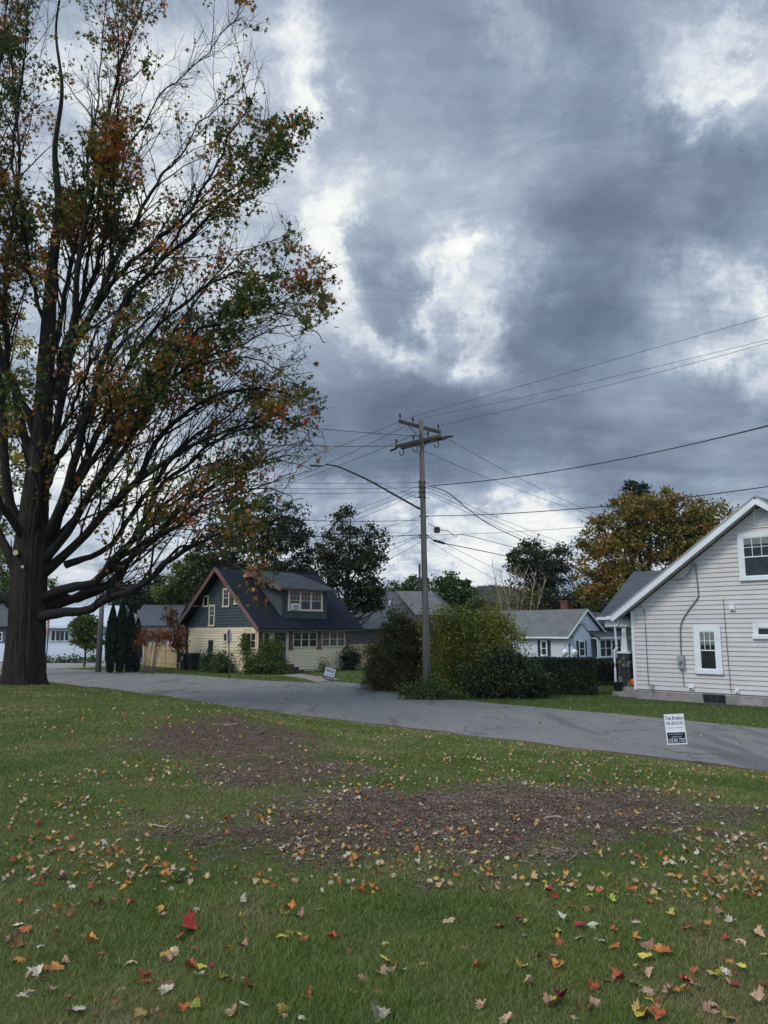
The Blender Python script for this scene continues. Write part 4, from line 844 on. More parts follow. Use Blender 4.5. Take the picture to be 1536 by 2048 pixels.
mb.box(-.035,.09,-.04,.0,.1,2.48); mb.box(-.04,0,0,.09,.1,2.45); mb.box(Ls-.08,Ls+.02,-.04,0,.1,2.48); mb.build('belt_board', M['creamtrim'], g)
zl = lambda t, off=0: 6.53-.81*abs(PK-t)-off
mb = MB(); gp = gable_prof(0.0, Lt_, 3.05, PK, 6.30); clap(mb, (0,0), Y_, nS, gp, 2.72, 6.25, .19, .034, .03)
gp2 = [(.05,0,2.7),(.05,Lt_,2.7),(.05,Lt_,3.1),(.05,PK,6.35),(.05,0,3.1)]; mb.quad(*gp2); mb.quad((Ls-.02,0,2.5),(Ls-.02,Lt_,2.5),(Ls-.02,Lt_,3.1),(Ls-.02,PK,6.35),(Ls-.02,0,3.1)); mb.build('gable_wall', M['green'], g)
# main roof (front slope split round the dormer is covered by the dormer itself)
OX0, OX1 = -.60, Ls+.75
roofslab((OX0,-.78,2.66),(OX1,-.78,2.66),(OX1-.15,PK,6.53),(OX0,PK,6.53), .10, g, M['navyroof'])
roofslab((OX1,8.35,3.0),(OX0,8.35,3.0),(OX0,PK,6.53),(OX1,PK,6.53), .10, g, M['navyroof'])
mb = MB()
for (ta, za, tb, zb) in ((-.80,2.60,PK,6.49),(8.37,2.94,PK,6.49)): mb.bar((OX0-.02,ta,za-.07),(OX0-.02,tb,zb-.07),.05,.24,(0,0,1))
mb.build('barge_board', M['maroon'], g)
mb = MB(); mb.box(OX0,OX1,-.80,-.75,2.50,2.60); mb.build('eave_board', M['darkmetal'], g)
mb = MB(); mb.box(OX0-.05, OX1-.1, PK-.09, PK+.09, 6.51, 6.56); mb.build('ridge_cap', M['dormroof'], g)
for i in range(13):
    s_ = .1+i*.58; mb = MB(); mb.bar((s_,-.74,2.50),(s_,.0,3.02),.07,.12); mb.build('rafter_tail', M['maroon'], g)
for t_ in (1.2,4.0,6.6):
    z_ = zl(t_)-.3; mb = MB(); mb.bar((OX0+.02,t_,z_),(0,t_,z_),.10,.12); mb.build('roof_bracket', M['maroon'], g)
mb = MB()
for (a, b_) in ((0.0,.22),(2.27,2.53),(4.53,4.83),(6.91,7.17)): mb = MB(); mb.hexa([(a-.03,-.10,1.42),(b_+.03,-.10,1.42),(b_+.03,-.036,1.42),(a-.03,-.036,1.42)],[(a+.02,-.08,2.46),(b_-.02,-.08,2.46),(b_-.02,-.036,2.46),(a+.02,-.036,2.46)]); mb.box(a-.05,b_+.05,-.12,-.036,1.36,1.42); mb.build('pilaster', M['maroon'], g)
ct = M['creamtrim']
window(g, (0,0), X_, nF, .30, .84, 1.50, 2.48, 1, .06, ct, True)
window(g, (0,0), X_, nF, 2.55, 4.51, 1.48, 2.48, 3, .055, ct, True, glass=M['glass'])
window(g, (0,0), X_, nF, 4.85, 6.88, 1.48, 2.50, 3, .055, ct, True, glass=M['glass2'])
# front door
mb = MB(); mb.box(.98,1.12,-.05,0,.55,2.48); mb.box(2.03,2.25,-.05,0,.55,2.48); mb.box(1.12,2.03,-.05,0,2.40,2.48); mb.build('door_frame', ct, g)
d_ = MB().box(1.12,2.03,-.035,-.0,.60,2.40).build('front_door', M['teal'], g); MB().box(1.24,1.91,-.043,-.035,1.25,2.28).build('pane', M['glass'], d_); MB().box(1.20,1.95,-.047,-.035,.70,1.15).build('panel', M['teal'], d_)
mb = MB(); mb.tube([(1.19,-.06,1.42),(1.19,-.06,1.54)], .015, 6); mb.build('handle', M['greymetal'], d_)
MB().box(1.02,2.12,-.14,-.04,.50,.58).build('threshold', M['white'], g)
st = MB(); [st.box(.55-.03*k, 2.35+.12*k, -.10-.36*(k+1), -.042 if k == 0 else -.10-.36*k, 0, .50-.165*k) for k in range(3)]; st.build('front_steps', M['step'], g)
# side windows, doors
for (a, b_, c, d2, cols, lt) in ((5.55,6.2,4.05,4.80,1,(0,0)),(4.75,5.45,2.80,4.18,1,(2,2)),(3.12,3.88,3.99,5.18,1,(2,2)),(2.15,2.60,4.13,4.55,1,(0,0)),(3.2,3.7,1.80,2.44,1,(0,0)),(.15,1.65,1.45,2.44,3,(0,0))):
    window(g, (0,0), Y_, nS, a, b_, c, d2, cols, .085 if cols == 1 else .05, ct, (a not in (5.55,2.15,3.2)), lt)
sd = MB(); sd.box(-.05,0,4.72,4.82,.1,2.0); sd.box(-.05,0,5.42,5.50,.1,2.0); sd.box(-.05,0,4.82,5.42,1.92,2.0); sd.build('door_frame', ct, g)
d_ = MB().box(-.04,0,4.82,5.42,.12,1.92).build('side_door', M['darkdoor'], g); MB().box(-.046,-.04,4.92,5.32,1.15,1.80).build('pane', M['glass'], d_)
# dormer
DS0, DS1 = 1.76, 5.32
mb = MB(); clap(mb, (DS0,.02), X_, nF, lambda z: (0, DS1-DS0), 3.26, 5.16, .17, .034, .03)
mb.quad((DS0,.05,3.2),(DS1,.05,3.2),(DS1,.05,5.2),(DS0,.05,5.2))
for sx, nn_ in ((DS0, -1),(DS1, 1)):
    z = 3.30
    while z < 5.6:
        zt = z+.14; t0 = max(.02, PK-(6.53-z)/.81); tt = (z-5.12)/.30-.0 if z > 5.12 else 0; t1s = PK-(6.53-z)/.81; t_front = .02 if z < 5.15 else (z-5.15)/.30
        if t1s-t_front > .05:
            mb.quad((sx+nn_*.0,t_front,z),(sx,t1s,z),(sx+nn_*.02,t1s,z+.012),(sx+nn_*.02,t_front,z+.012)); mb.quad((sx+nn_*.02,t_front,z+.012),(sx+nn_*.02,t1s,z+.012),(sx+nn_*.004,t1s+.17,zt),(sx+nn_*.004,t_front,zt))
        z = zt
mb.build('dormer_wall', M['green'], g)
roofslab((1.22,-.52,5.10),(5.85,-.52,5.10),(5.6,PK-.1,6.47),(1.22,PK-.1,6.47), .08, g, M['dormroof'], 'dormer_roof')
mb = MB(); mb.bar((1.20,-.54,5.00),(1.20,PK-.3,6.38),.05,.19); mb.build('dormer_barge_board', M['maroon'], g); MB().box(1.22,5.87,-.56,-.525,4.99,5.09).build('dormer_fascia', M['darkmetal'], g)
wdo = window(g, (0,.02), X_, nF, 2.15, 4.93, 3.74, 5.06, 3, .11, ct, True, (3,2), label='triple dormer window')
ac = MB().box(2.34,2.86,-.26,.0,3.84,4.20).build('air_conditioner', M['signwhite'], g); gr_ = MB(); [gr_.box(2.40,2.80,-.268,-.26,3.88+k*.05,3.905+k*.05) for k in range(5)]; gr_.build('grille', M['darkmetal'], ac)
for i in range(7):
    mb = MB(); mb.bar((1.7+i*.62,-.5,4.97),(1.7+i*.62,-.02,5.10),.05,.09); mb.build('rafter_tail', M['maroon'], g)
# bins at the side
for i, (s_, t_, lab) in enumerate(((-.55,6.35,'black wheeled bin by the side wall, nearer the side door'),(-.6,7.15,'black wheeled bin beside the tan fence, with white sticker'))):
    q = gl(s_, t_); r_ = empty('wheelie_bin', (q[0], q[1], 0), RZ(U), lab, 'bin', 'black bins beside the green house')
    MB().hexa([(-.25,-.28,.08),(.25,-.28,.08),(.25,.28,.08),(-.25,.28,.08)],[(-.32,-.34,.98),(.30,-.34,.98),(.30,.34,.98),(-.32,.34,.98)]).build('body', M['black'], r_)
    MB().hexa([(-.36,-.36,.985),(.34,-.36,.985),(.34,.36,.985),(-.36,.36,.985)],[(-.30,-.32,1.07),(.30,-.32,1.10),(.30,.32,1.10),(-.30,.32,1.07)]).build('lid', M['black'], r_)
    for y_ in (-.25,.25): MB().tube([(.26,y_-.03,.10),(.26,y_+.03,.10)], .10, 12).build('wheel', M['black'], r_)
    if i: MB().box(-.335,-.325,-.12,.12,.65,.85).build('sticker', M['signwhite'], r_)
q = gl(-.5, 7.85); r_ = empty('garden_ornament', (q[0], q[1], 0), 0, 'small pale ornament beside bins at the house corner', 'ornament'); MB().lathe([(.10,0),(.14,.1),(.08,.2),(.12,.35),(.05,.5),(.01,.55)], n=10).build('body', M['greymetal'], r_)

# tan fences
def board_fence(a, b, h, label, m=None, n=None, group=None, pitch=2.0, name='board_fence'):
    a = np.array(a, float); b = np.array(b, float); L = float(np.linalg.norm(b-a)); r_ = empty(name, (a[0], a[1], 0), RZ(b-a), label, 'fence', group); k = int(L/pitch)+1
    p = MB(); nb = int(L/.145)
    for i in range(nb): p.box(i*.145, i*.145+.138, 0, .02, .04, h+.012*math.sin(i*3.1))
    p.box(0, L, .02, .05, .3, .38); p.box(0, L, .02, .05, h-.3, h-.22); p.build('boards', m or M['tanwood'], r_)
    for i in range(k+1): x = min(L, i*L/k); MB().box(x-.05, x+.05, -.03, .07, 0, h+.08).build('post', n or M['tanwood'], r_)
f0 = onz(372,1336.5)[:2]; f1 = onz(300,1336.5)[:2]
board_fence(gl(-.1,7.95), gl(-.1,7.95)+Vv*1.0, 1.45, 'short tan fence section beside the bins', n=M['black'])
board_fence(gl(-.1,8.95)+np.array([-.1,0]), onz(288,1332)[:2], 1.5, 'tan board fence behind the reddish shrub')
board_fence(gl(7.22,1.2), gl(7.22,1.2)+U*5.5+Vv*-1., 1.62, 'tan board fence right of the green house')
# garage behind, roof only seen
q = aty(268, 1300, 66); r_ = empty('grey_garage', (q[0], q[1], 0), 0, 'dark roofed garage behind the tan fence and evergreens', 'garage')
w = aty(345,1300,66)[0]-q[0]; MB().box(0,w,0,5,0,3.0).build('wall', M['soffit'], r_); roofslab((-.3,-.4,2.95),(w+.3,-.4,2.95),(w+.3,2.8,4.8),(-.3,2.8,4.8),.12,r_,M['slateroof']); roofslab((w+.3,6,2.95),(-.3,6,2.95),(-.3,2.8,4.8),(w+.3,2.8,4.8),.12,r_,M['slateroof'])
# ================================================================== stop signs & pole at left
def octagon_sign(name, p, h, rz, tilt, size, fm, bm_, label, text=None):
    r_ = empty(name, tuple(p), rz, label, 'road sign'); top = (tilt*h, 0, h)
    MB().bar((0,0,0), top, .06, .035, (0,1,0)).build('post', M['darkmetal'], r_)
    cz = h-size*.45; cx = tilt*cz; R_ = size/2/math.cos(PI/8); pts = [(cx+R_*math.cos(PI/8+k*PI/4), cz+R_*math.sin(PI/8+k*PI/4)) for k in range(8)]
    mb = MB(); mb.quad(*[(x, -.035, z) for x, z in pts]); mb.quad(*[(x, -.031, z) for x, z in pts][::-1])
    for k in range(8): (x1,z1),(x2,z2) = pts[k], pts[(k+1)%8]; mb.quad((x1,-.031,z1),(x2,-.031,z2),(x2,-.035,z2),(x1,-.035,z1))
    pn_ = mb.build('sign_panel', fm, r_); mb = MB(); mb.quad(*[(x*.995, -.0305, z*.9995) for x, z in pts][::-1]); mb.build('sign_back', bm_, pn_)
    if text:
        pts2 = [(cx+(x-cx)*.93, cz+(z-cz)*.93) for x, z in pts]; mb = MB()
        for k in range(8): a, b_ = pts[k], pts[(k+1)%8]; c, d2 = pts2[(k+1)%8], pts2[k]; mb.quad((a[0],-.0365,a[1]),(b_[0],-.0365,b_[1]),(c[0],-.0365,c[1]),(d2[0],-.0365,d2[1]))
        mb.build('sign_border', M['signwhite'], pn_); lettering(text, (cx, -.038, cz), size*.36, size*.8, M['signwhite'], pn_)
    return r_
def lettering(s, c, h, w, m, parent, name='lettering', align='CENTER', shear=0., bold=.0):
    cu = bpy.data.curves.new('t', 'FONT'); cu.body = s; cu.size = 1; cu.align_x = 'LEFT'; cu.align_y = 'BOTTOM_BASELINE'; cu.offset = bold; cu.shear = shear
    o = bpy.data.objects.new('t', cu); COL.objects.link(o); bpy.context.view_layer.update(); dg = bpy.context.evaluated_depsgraph_get(); me = bpy.data.meshes.new_from_object(o.evaluated_get(dg)); bpy.data.objects.remove(o)
    co = np.empty(len(me.vertices)*3, np.float32); me.vertices.foreach_get('co', co); co = co.reshape(-1, 3); mn, mx = co.min(0), co.max(0)
    sx = w/(mx[0]-mn[0]); sz = h/(mx[1]-mn[1]); out_ = np.stack([(co[:, 0]-(mn[0]+mx[0])/2)*sx+c[0], np.full(len(co), c[1]), (co[:, 1]-(mn[1]+mx[1])/2)*sz+c[2]], -1)
    me.vertices.foreach_set('co', out_.astype(np.float32).ravel()); me.materials.clear(); me.name = name; me.update()
    return link(name, me, m, parent)
sp = aty(89, 1372, 28.6); sp[2] = float(height(sp[0], sp[1]))-.02
octagon_sign('stop_sign', sp, 2.35, math.radians(-68), .05, .75, M['stopred'], M['stopred'], 'red stop sign seen nearly edge on behind the huge maple trunk', 'STOP').rotation_euler = (math.radians(0), math.radians(0), math.radians(-62))
sp = onz(459, 1358.5); o = octagon_sign('traffic_sign', sp, 2.55, math.radians(68), .0, .75, M['greymetal'], M['greymetal'], 'grey back of a leaning octagonal sign in front of green house'); o.rotation_euler = (math.radians(-3), 0, math.radians(122))
p = onz(196, 1344); r_ = empty('wooden_pole', tuple(p), 0, 'bare weathered wooden pole standing by the dark evergreens', 'pole'); tz = aty(200, 1185, p[1])[2]; MB().tube([(0,0,-.1),(.0,0,tz*.5),(.02,0,tz)], [.19,.165,.14], 12).build('shaft', M['pole'], r_, smooth=True)
# ================================================================== far left white fence and house
fa = onz(-300,1324)[:2]; fb = onz(208,1323.5)[:2]
def vinyl_fence(a, b, h, label):
    a = np.array(a, float); b = np.array(b, float); L = float(np.linalg.norm(b-a)); r_ = empty('vinyl_fence', (a[0], a[1], 0), RZ(b-a), label, 'fence'); n = int(L/2.4)
    p = MB(); p.box(0, L, 0, .03, .05, h-.1); p.box(0, L, -.02, .05, h-.1, h); p.box(0,L,-.02,.05,.0,.1)
    for i in range(int(L/.3)): p.box(i*.3, i*.3+.285, -.006, 0, .1, h-.1)
    p.build('panels', M['purewhite'], r_)
    for i in range(n+1): x = i*L/n; q_ = MB().box(x-.07, x+.07, -.045, .075, 0, h+.03); q_.hexa([(x-.09,-.065,h+.03),(x+.09,-.065,h+.03),(x+.09,.095,h+.03),(x-.09,.095,h+.03)],[(x-.02,.0,h+.1),(x+.02,.0,h+.1),(x+.02,.03,h+.1),(x-.02,.03,h+.1)]).build('post', M['purewhite'], r_)
vinyl_fence(fa, fb, 1.50, 'tall white vinyl fence across the side street at left')
vinyl_fence(fb, fb+np.array([1.5, 9.]), 1.50, 'white vinyl fence return running back behind the wooden pole')
q = aty(0, 1300, 76); r_ = empty('white_ranch_house', (q[0], q[1], 0), 0, 'white house with pale metal roof behind the white fence', 'house'); x0 = aty(60,1300,76)[0]-q[0]; x1 = aty(215,1300,76)[0]-q[0]
mb = MB(); clap(mb, (x0,0), X_, nF, lambda z: (0, x1-x0), 0, 3.0, .2, .02, .015); mb.box(x0,x1,.01,8,0,3.1); mb.build('wall', M['bluevinyl'], r_)
roofslab((x0-.4,-.6,3.0),(x1+.3,-.6,3.0),(x1+.3,4,5.1),(x0-.4,4,5.1),.15,r_,M['palemetal']); roofslab((x1+.3,8.6,3.0),(x0-.4,8.6,3.0),(x0-.4,4,5.1),(x1+.3,4,5.1),.15,r_,M['palemetal'])
MB().box(x0-.4,x1+.3,-.64,-.60,2.78,2.98).build('fascia', M['white'], r_)
for xx in (100,118,140,165): a = aty(xx,1300,76)[0]-q[0]; window(r_, (0,0), X_, nF, a, a+.95, 1.5, 2.6, 2, .06, M['white'], False)
q = aty(213, 1300, 88); r_ = empty('white_cottage', (q[0], q[1], 0), 0, 'white upper gable showing above the evergreens', 'house'); w = aty(282,1300,88)[0]-q[0]
MB().box(0,w,0,6,0,6.2).build('wall', M['bluevinyl'], r_); roofslab((-.2,-.3,6.1),(w*.55,-.3,7.6),(w*.55,6.3,7.6),(-.2,6.3,6.1),.12,r_,M['palemetal']); roofslab((w*.55,-.3,7.6),(w+.2,-.3,6.1),(w+.2,6.3,6.1),(w*.55,6.3,7.6),.12,r_,M['palemetal'])
MB().quad((0,-.01,6.2),(w,-.01,6.2),(w*.55,-.01,7.5)).quad((0,6.01,6.2),(w*.55,6.01,7.5),(w,6.01,6.2)).build('gable', M['bluevinyl'], r_)
q = aty(-160, 1300, 84); r_ = empty('brown_house', (q[0], q[1], 0), 0, 'dark walled house with grey roof at far left edge', 'house'); w = aty(24,1300,84)[0]-q[0]
MB().box(0,w,0,8,0,3.0).build('wall', M['stone2'], r_); roofslab((-.4,-.5,3.0),(w+.4,-.5,3.0),(w-1.6,4,5.6),(1.6,4,5.6),.12,r_,M['slateroof']); roofslab((w+.4,8.5,3.0),(-.4,8.5,3.0),(1.6,4,5.6),(w-1.6,4,5.6),.12,r_,M['slateroof'])
window(r_, (0,0), X_, nF, w-2.0, w-1.1, 1.4, 2.4, 1, .08, M['white'], True)

# ================================================================== dark roofed house behind the shrubs
q = aty(697, 1300, 72); r_ = empty('dark_roofed_house', (q[0], q[1], 0), math.radians(8), 'dark shingled house with a pale roof patch behind the roadside shrubs', 'house')
w = 10.6; MB().box(0,w-1,0,8,0,2.8).build('wall', M['stone2'], r_)
roofslab((-.6,-.6,2.7),(w+1.2,-.6,2.7),(w-1.6,4,6.35),(2.9,4,6.35),.12,r_,M['slateroof']); roofslab((w+1.2,8.6,2.7),(-.6,8.6,2.7),(2.9,4,6.35),(w-1.6,4,6.35),.12,r_,M['slateroof'])
roofslab((6.3,-.2,4.0),(9.6,-.2,4.0),(8.6,3.9,6.42),(5.0,3.9,6.42),.14,r_,M['greyroof'],'dormer_roof'); MB().hexa([(6.4,.0,3.1),(9.3,.0,3.1),(9.3,2.5,5.0),(6.4,2.5,5.0)],[(6.4,.0,3.97),(9.3,.0,3.97),(9.3,2.5,5.4),(6.4,2.5,5.4)]).build('dormer_wall', M['stone2'], r_)
MB().tube([(4.2,2.2,4.9),(4.2,2.2,5.5)], .08, 8).build('roof_vent', M['white'], r_)

# ================================================================== pale blue house
BO = np.array([12.99, 55.0]); bh = empty('pale_blue_house', (BO[0], BO[1], 0), RZ(U), 'pale blue house with long grey roof and dark shutters behind the hedge', 'house')
GW = 4.9; GP = 2.35; LL = 9.5
mb = MB(); clap(mb, (0,0), X_, nF, gable_prof(0, GW, 2.17, GP, 3.98), 0, 3.95, .12, .015); clap(mb, (0,0), Y_, nS, lambda z: (0, LL), 0, 2.15, .12, .015)
mb.quad((.02,.03,0),(GW,.03,0),(GW,.03,2.2),(GP,.03,3.98),(.02,.03,2.2)); mb.quad((.03,0,0),(.03,LL,0),(.03,LL,2.2),(.03,0,2.2)); mb.quad((GW,0,0),(GW,LL,0),(GW,LL,2.2),(GW,0,2.2)); mb.quad((0,LL,0),(GW,LL,0),(GW,LL,2.2),(GP,LL,4),(0,LL,2.2)); mb.build('wall', M['bluevinyl'], bh)
roofslab((-.35,LL+.3,2.12),(-.35,-.25,2.12),(GP,-.25,4.10),(GP,LL+.3,4.10),.08,bh,M['greyroof']); roofslab((GW+.3,-.25,2.2),(GW+.3,LL+.3,2.2),(GP,LL+.3,4.10),(GP,-.25,4.10),.08,bh,M['greyroof'])
mb = MB(); mb.bar((-.37,-.27,2.05),(GP,-.27,4.02),.03,.12); mb.bar((GW+.3,-.27,2.12),(GP,-.27,4.02),.03,.12); mb.box(-.40,-.36,-.25,LL+.3,1.98,2.10); mb.build('white_trim', M['white'], bh)
def shuttered(p0, d, n, s0, s1, z0, z1, root):
    fo = window(root, p0, d, n, s0, s1, z0, z1, 1, .07, M['white'], True)
    for a, b_ in ((s0-.26, s0-.03),(s1+.03, s1+.26)):
        mb = MB(); ob(mb, p0, d, n, a, b_, 0, .05, z0, z1); [ob(mb, p0, d, n, a+.03, b_-.03, .05, .058, z0+.06+k*.1, z0+.11+k*.1) for k in range(int((z1-z0)/.1)-1)]; mb.build('shutter', M['shutter'], root)
shuttered((0,0), Y_, nS, 1.72, 2.28, .72, 1.83, bh)
# projecting bay with its own small gable, on the gable end
mb = MB(); bp = gable_prof(0, 2.35, 2.2, 1.2, 3.0); clap(mb, (.12,-.35), X_, nF, bp, 0, 2.95, .12, .015); mb.box(.14,2.44,-.32,0,0,2.2); mb.quad((.12,-.33,2.2),(2.47,-.33,2.2),(1.32,-.33,3.0)); mb.build('bay_wall', M['bluevinyl'], bh)
roofslab((.0,-.40,2.12),(.0,0,2.12),(1.32,0,3.04),(1.32,-.40,3.04),.06,bh,M['greyroof'],'bay_roof'); roofslab((2.6,0,2.12),(2.6,-.40,2.12),(1.32,-.40,3.04),(1.32,0,3.04),.06,bh,M['greyroof'],'bay_roof')
shuttered((.12,-.35), X_, nF, .62, 1.42, .70, 1.83, bh)
window(bh, (0,0), X_, nF, 2.2, 2.55, 3.05, 3.40, 2, .05, M['white'], False, name='attic_vent')
# sun porch
mb = MB(); mb.box(2.50,8.2,-.9,0,0,.62); mb.box(2.5,8.2,-.88,-.0,1.93,2.06); 
for x in (2.5,4.35,4.95,6.4,8.1): mb.box(x,x+.12,-.9,-.8,.62,1.93)
mb.build('porch_frame', M['bluevinyl'], bh)
window(bh, (0,-.88), X_, nF, 2.64, 4.34, .62, 1.93, 2, .07, M['white'], True); window(bh, (0,-.88), X_, nF, 5.1, 6.38, .62, 1.93, 2, .07, M['white'], True); window(bh, (0,-.88), X_, nF, 6.55, 8.08, .62, 1.93, 2, .07, M['white'], True)
d_ = MB().box(4.47,4.95,-.89,-.82,.1,1.93).build('porch_door', M['white'], bh); MB().box(4.55,4.86,-.9,-.89,.5,1.80).build('pane', M['glass'], d_)
roofslab((2.3,-1.25,2.06),(8.5,-1.25,2.06),(8.2,.6,2.75),(2.6,.6,2.75),.10,bh,M['slateroof'],'porch_roof'); MB().box(2.28,8.52,-1.28,-1.25,1.96,2.07).build('porch_fascia', M['white'], bh)
mb = MB(); mb.box(6.0,8.6,.4,3,0,2.9); mb.build('rear_wing', M['bluevinyl'], bh); roofslab((5.0,.0,2.7),(9.0,.0,2.7),(9.0,2.6,4.0),(5.0,2.6,4.0),.1,bh,M['slateroof'],'wing_roof')
MB().box(4.2,5.0,2.6,3.2,2.5,4.75).box(4.15,5.05,2.55,3.25,4.75,4.85).build('chimney', M['brick'], bh)
mb = MB(); mb.box(2.1,2.5,8.3,8.7,3.9,4.1); mb.build('flue_base', M['white'], bh); MB().tube([(2.3,8.5,4.1),(2.3,8.5,4.7)], .17, 12).tube([(2.3,8.5,4.7),(2.3,8.5,4.8)], .26, 12).build('flue', M['darkmetal'], bh)
# birdhouse pole
bp_ = aty(1142, 1370, 42); bp_[2] = 0; r_ = empty('birdhouse_pole', tuple(bp_), 0, 'dark pole carrying two white gourd birdhouses above the hedge', 'birdhouse pole'); tz = aty(1141,1289,42)[2]
mb = MB().tube([(0,0,0),(0,0,tz)], .025, 8); [mb.tube([(0,0,tz-.1),(sx*.10,0,tz+.02),(sx*.24,0,tz-.02),(sx*.25,0,tz-.28)], .012, 6) for sx in (-1,1)]; mb.tube([(-.06,0,tz),(0,0,tz+.1),(.06,0,tz)], .012, 6); mb.build('pole', M['black'], r_)
for sx in (-1,1): gd = MB().lathe([(.03,.0),(.12,-.06),(.17,-.17),(.165,-.27),(.10,-.36),(.02,-.39)], (sx*.25,0,tz-.24), 14).build('gourd', M['signwhite'], r_, smooth=True); MB().tube([(sx*.25+.03,-.165,tz-.44),(sx*.25+.03,-.18,tz-.44)], .04, 10).build('entrance_hole', M['black'], gd)

# ================================================================== white gabled house at right
WO = np.array([9.4, 29.44]); wd = np.array([.7021,-.7121]); wh = empty('white_gabled_house', (WO[0], WO[1], 0), RZ(wd), 'white vinyl sided house with steep gable at the right edge', 'house')
SL = .707; PS = 4.93; ZW = 3.24; WW = 9.86; DP = 11.
gp = gable_prof(0, WW, ZW, PS, ZW+SL*PS)
mb = MB(); clap(mb, (0,0), X_, nF, gp, .36, ZW+SL*PS-.05, .160, .030, .019)
clap(mb, (0,0), Y_, nS, lambda z: (0, DP), .36, ZW, .160, .030, .019); mb.quad((.03,.02,.3),(WW,.02,.3),(WW,.02,ZW),(PS,.02,ZW+SL*PS-.02),(.03,.02,ZW)); mb.quad((.03,0,.3),(.03,DP,.3),(.03,DP,ZW),(.03,0,ZW))
mb.quad((WW,0,.3),(WW,DP,.3),(WW,DP,ZW),(WW,0,ZW)); mb.quad((0,DP,.3),(WW,DP,.3),(WW,DP,ZW),(PS,DP,ZW+SL*PS),(0,DP,ZW)); mb.build('siding_wall', M['vinyl'], wh)
mb = MB(); mb.box(.02,WW-.02,.03,DP,0,.36); mb.build('foundation', M['concrete'], wh)
mb = MB(); mb.box(-.03,.08,-.03,.0,.34,ZW); mb.box(-.03,.0,0,.09,.34,ZW); mb.build('corner_post', M['white'], wh)
OH = .45; EX = .63
zr = lambda s: 7.04-SL*abs(PS-s)
roofslab((-EX,-OH,zr(-EX)),(-EX,DP+OH,zr(-EX)),(PS,DP+OH,7.04),(PS,-OH,7.04),.05,wh,M['slateroof']); roofslab((WW+EX,DP+OH,zr(-EX)),(WW+EX,-OH,zr(-EX)),(PS,-OH,7.04),(PS,DP+OH,7.04),.05,wh,M['slateroof'])
# soffits and rake boards
mb = MB()
for sg in (1,-1):
    a = -EX if sg == 1 else WW+EX; z0_, z1_ = zr(-EX)-.26, 7.04-.26
    mb.quad((a,-OH+.02,z0_),(a,.0,z0_),(PS,.0,z1_),(PS,-OH+.02,z1_)); mb.quad((a,-OH+.02,z0_+.2),(PS,-OH+.02,z1_+.2),(PS,.0,z1_+.2),(a,.0,z0_+.2))
mb.quad((-EX,0,zr(-EX)-.22),(-EX,DP,zr(-EX)-.22),(0,DP,zr(-EX)-.22),(0,0,zr(-EX)-.22)); mb.build('soffit', M['soffit'], wh)
mb = MB(); mb.bar((-EX,-OH-.012,zr(-EX)-.16),(PS,-OH-.012,7.04-.16),.028,.24); mb.bar((WW+EX,-OH-.015,zr(-EX)-.16),(PS,-OH-.015,7.04-.16),.028,.24); mb.build('rake_board', M['white'], wh)
mb = MB(); mb.bar((-EX-.02,-OH-.035,zr(-EX)-.035),(PS,-OH-.035,7.01),.02,.05); mb.bar((WW+EX,-OH-.038,zr(-EX)-.035),(PS,-OH-.038,7.01),.02,.05); mb.build('drip_edge', M['greymetal'], wh)
mb = MB(); mb.hexa([(-EX-.13,-OH-.05,zr(-EX)-.16),(-EX,-OH-.05,zr(-EX)-.16),(-EX,DP,zr(-EX)-.16),(-EX-.13,DP,zr(-EX)-.16)],[(-EX-.16,-OH-.05,zr(-EX)-.04),(-EX,-OH-.05,zr(-EX)-.04),(-EX,DP,zr(-EX)-.04),(-EX-.16,DP,zr(-EX)-.04)]); mb.build('gutter', M['signwhite'], wh)
# windows
window(wh, (0,0), X_, nF, 2.36, 3.31, 1.02, 2.68, 1, .19, M['white'], True, (3,2), curtain=.36, sash=M['signwhite'])
window(wh, (0,0), X_, nF, 4.10, 5.35, 4.20, 5.84, 1, .17, M['white'], True, (3,2), curtain=.18, sash=M['signwhite'])
window(wh, (0,0), X_, nF, 4.40, 5.60, 2.24, 2.77, 1, .15, M['white'], False, sash=M['signwhite'])
window(wh, (0,0), X_, nF, 6.6, 7.6, 1.02, 2.68, 1, .19, M['white'], True, (3,2), sash=M['signwhite'])
lv = MB(); ob(lv, (0,0), X_, nF, 4.68,5.18,.0,.035,6.08,6.62); lo_ = lv.build('gable_vent', M['white'], wh); lv = MB(); [lv.hexa([(4.73,-.036,6.13+k*.055),(5.13,-.036,6.13+k*.055),(5.13,-.03,6.13+k*.055),(4.73,-.03,6.13+k*.055)],[(4.73,-.052,6.115+k*.055+.04),(5.13,-.052,6.115+k*.055+.04),(5.13,-.04,6.115+k*.055+.045),(4.73,-.04,6.115+k*.055+.045)]) for k in range(8)]; lv.build('louvre', M['soffit'], lo_)
cw_ = MB().box(2.55,3.30,-.02,.03,.06,.32).build('cellar_window', M['cellarglass'], wh); mb = MB(); [mb.box(2.55+.25*k,2.57+.25*k,-.03,-.02,.06,.32) for k in range(1,3)]; mb.build('bars', M['darkmetal'], cw_)
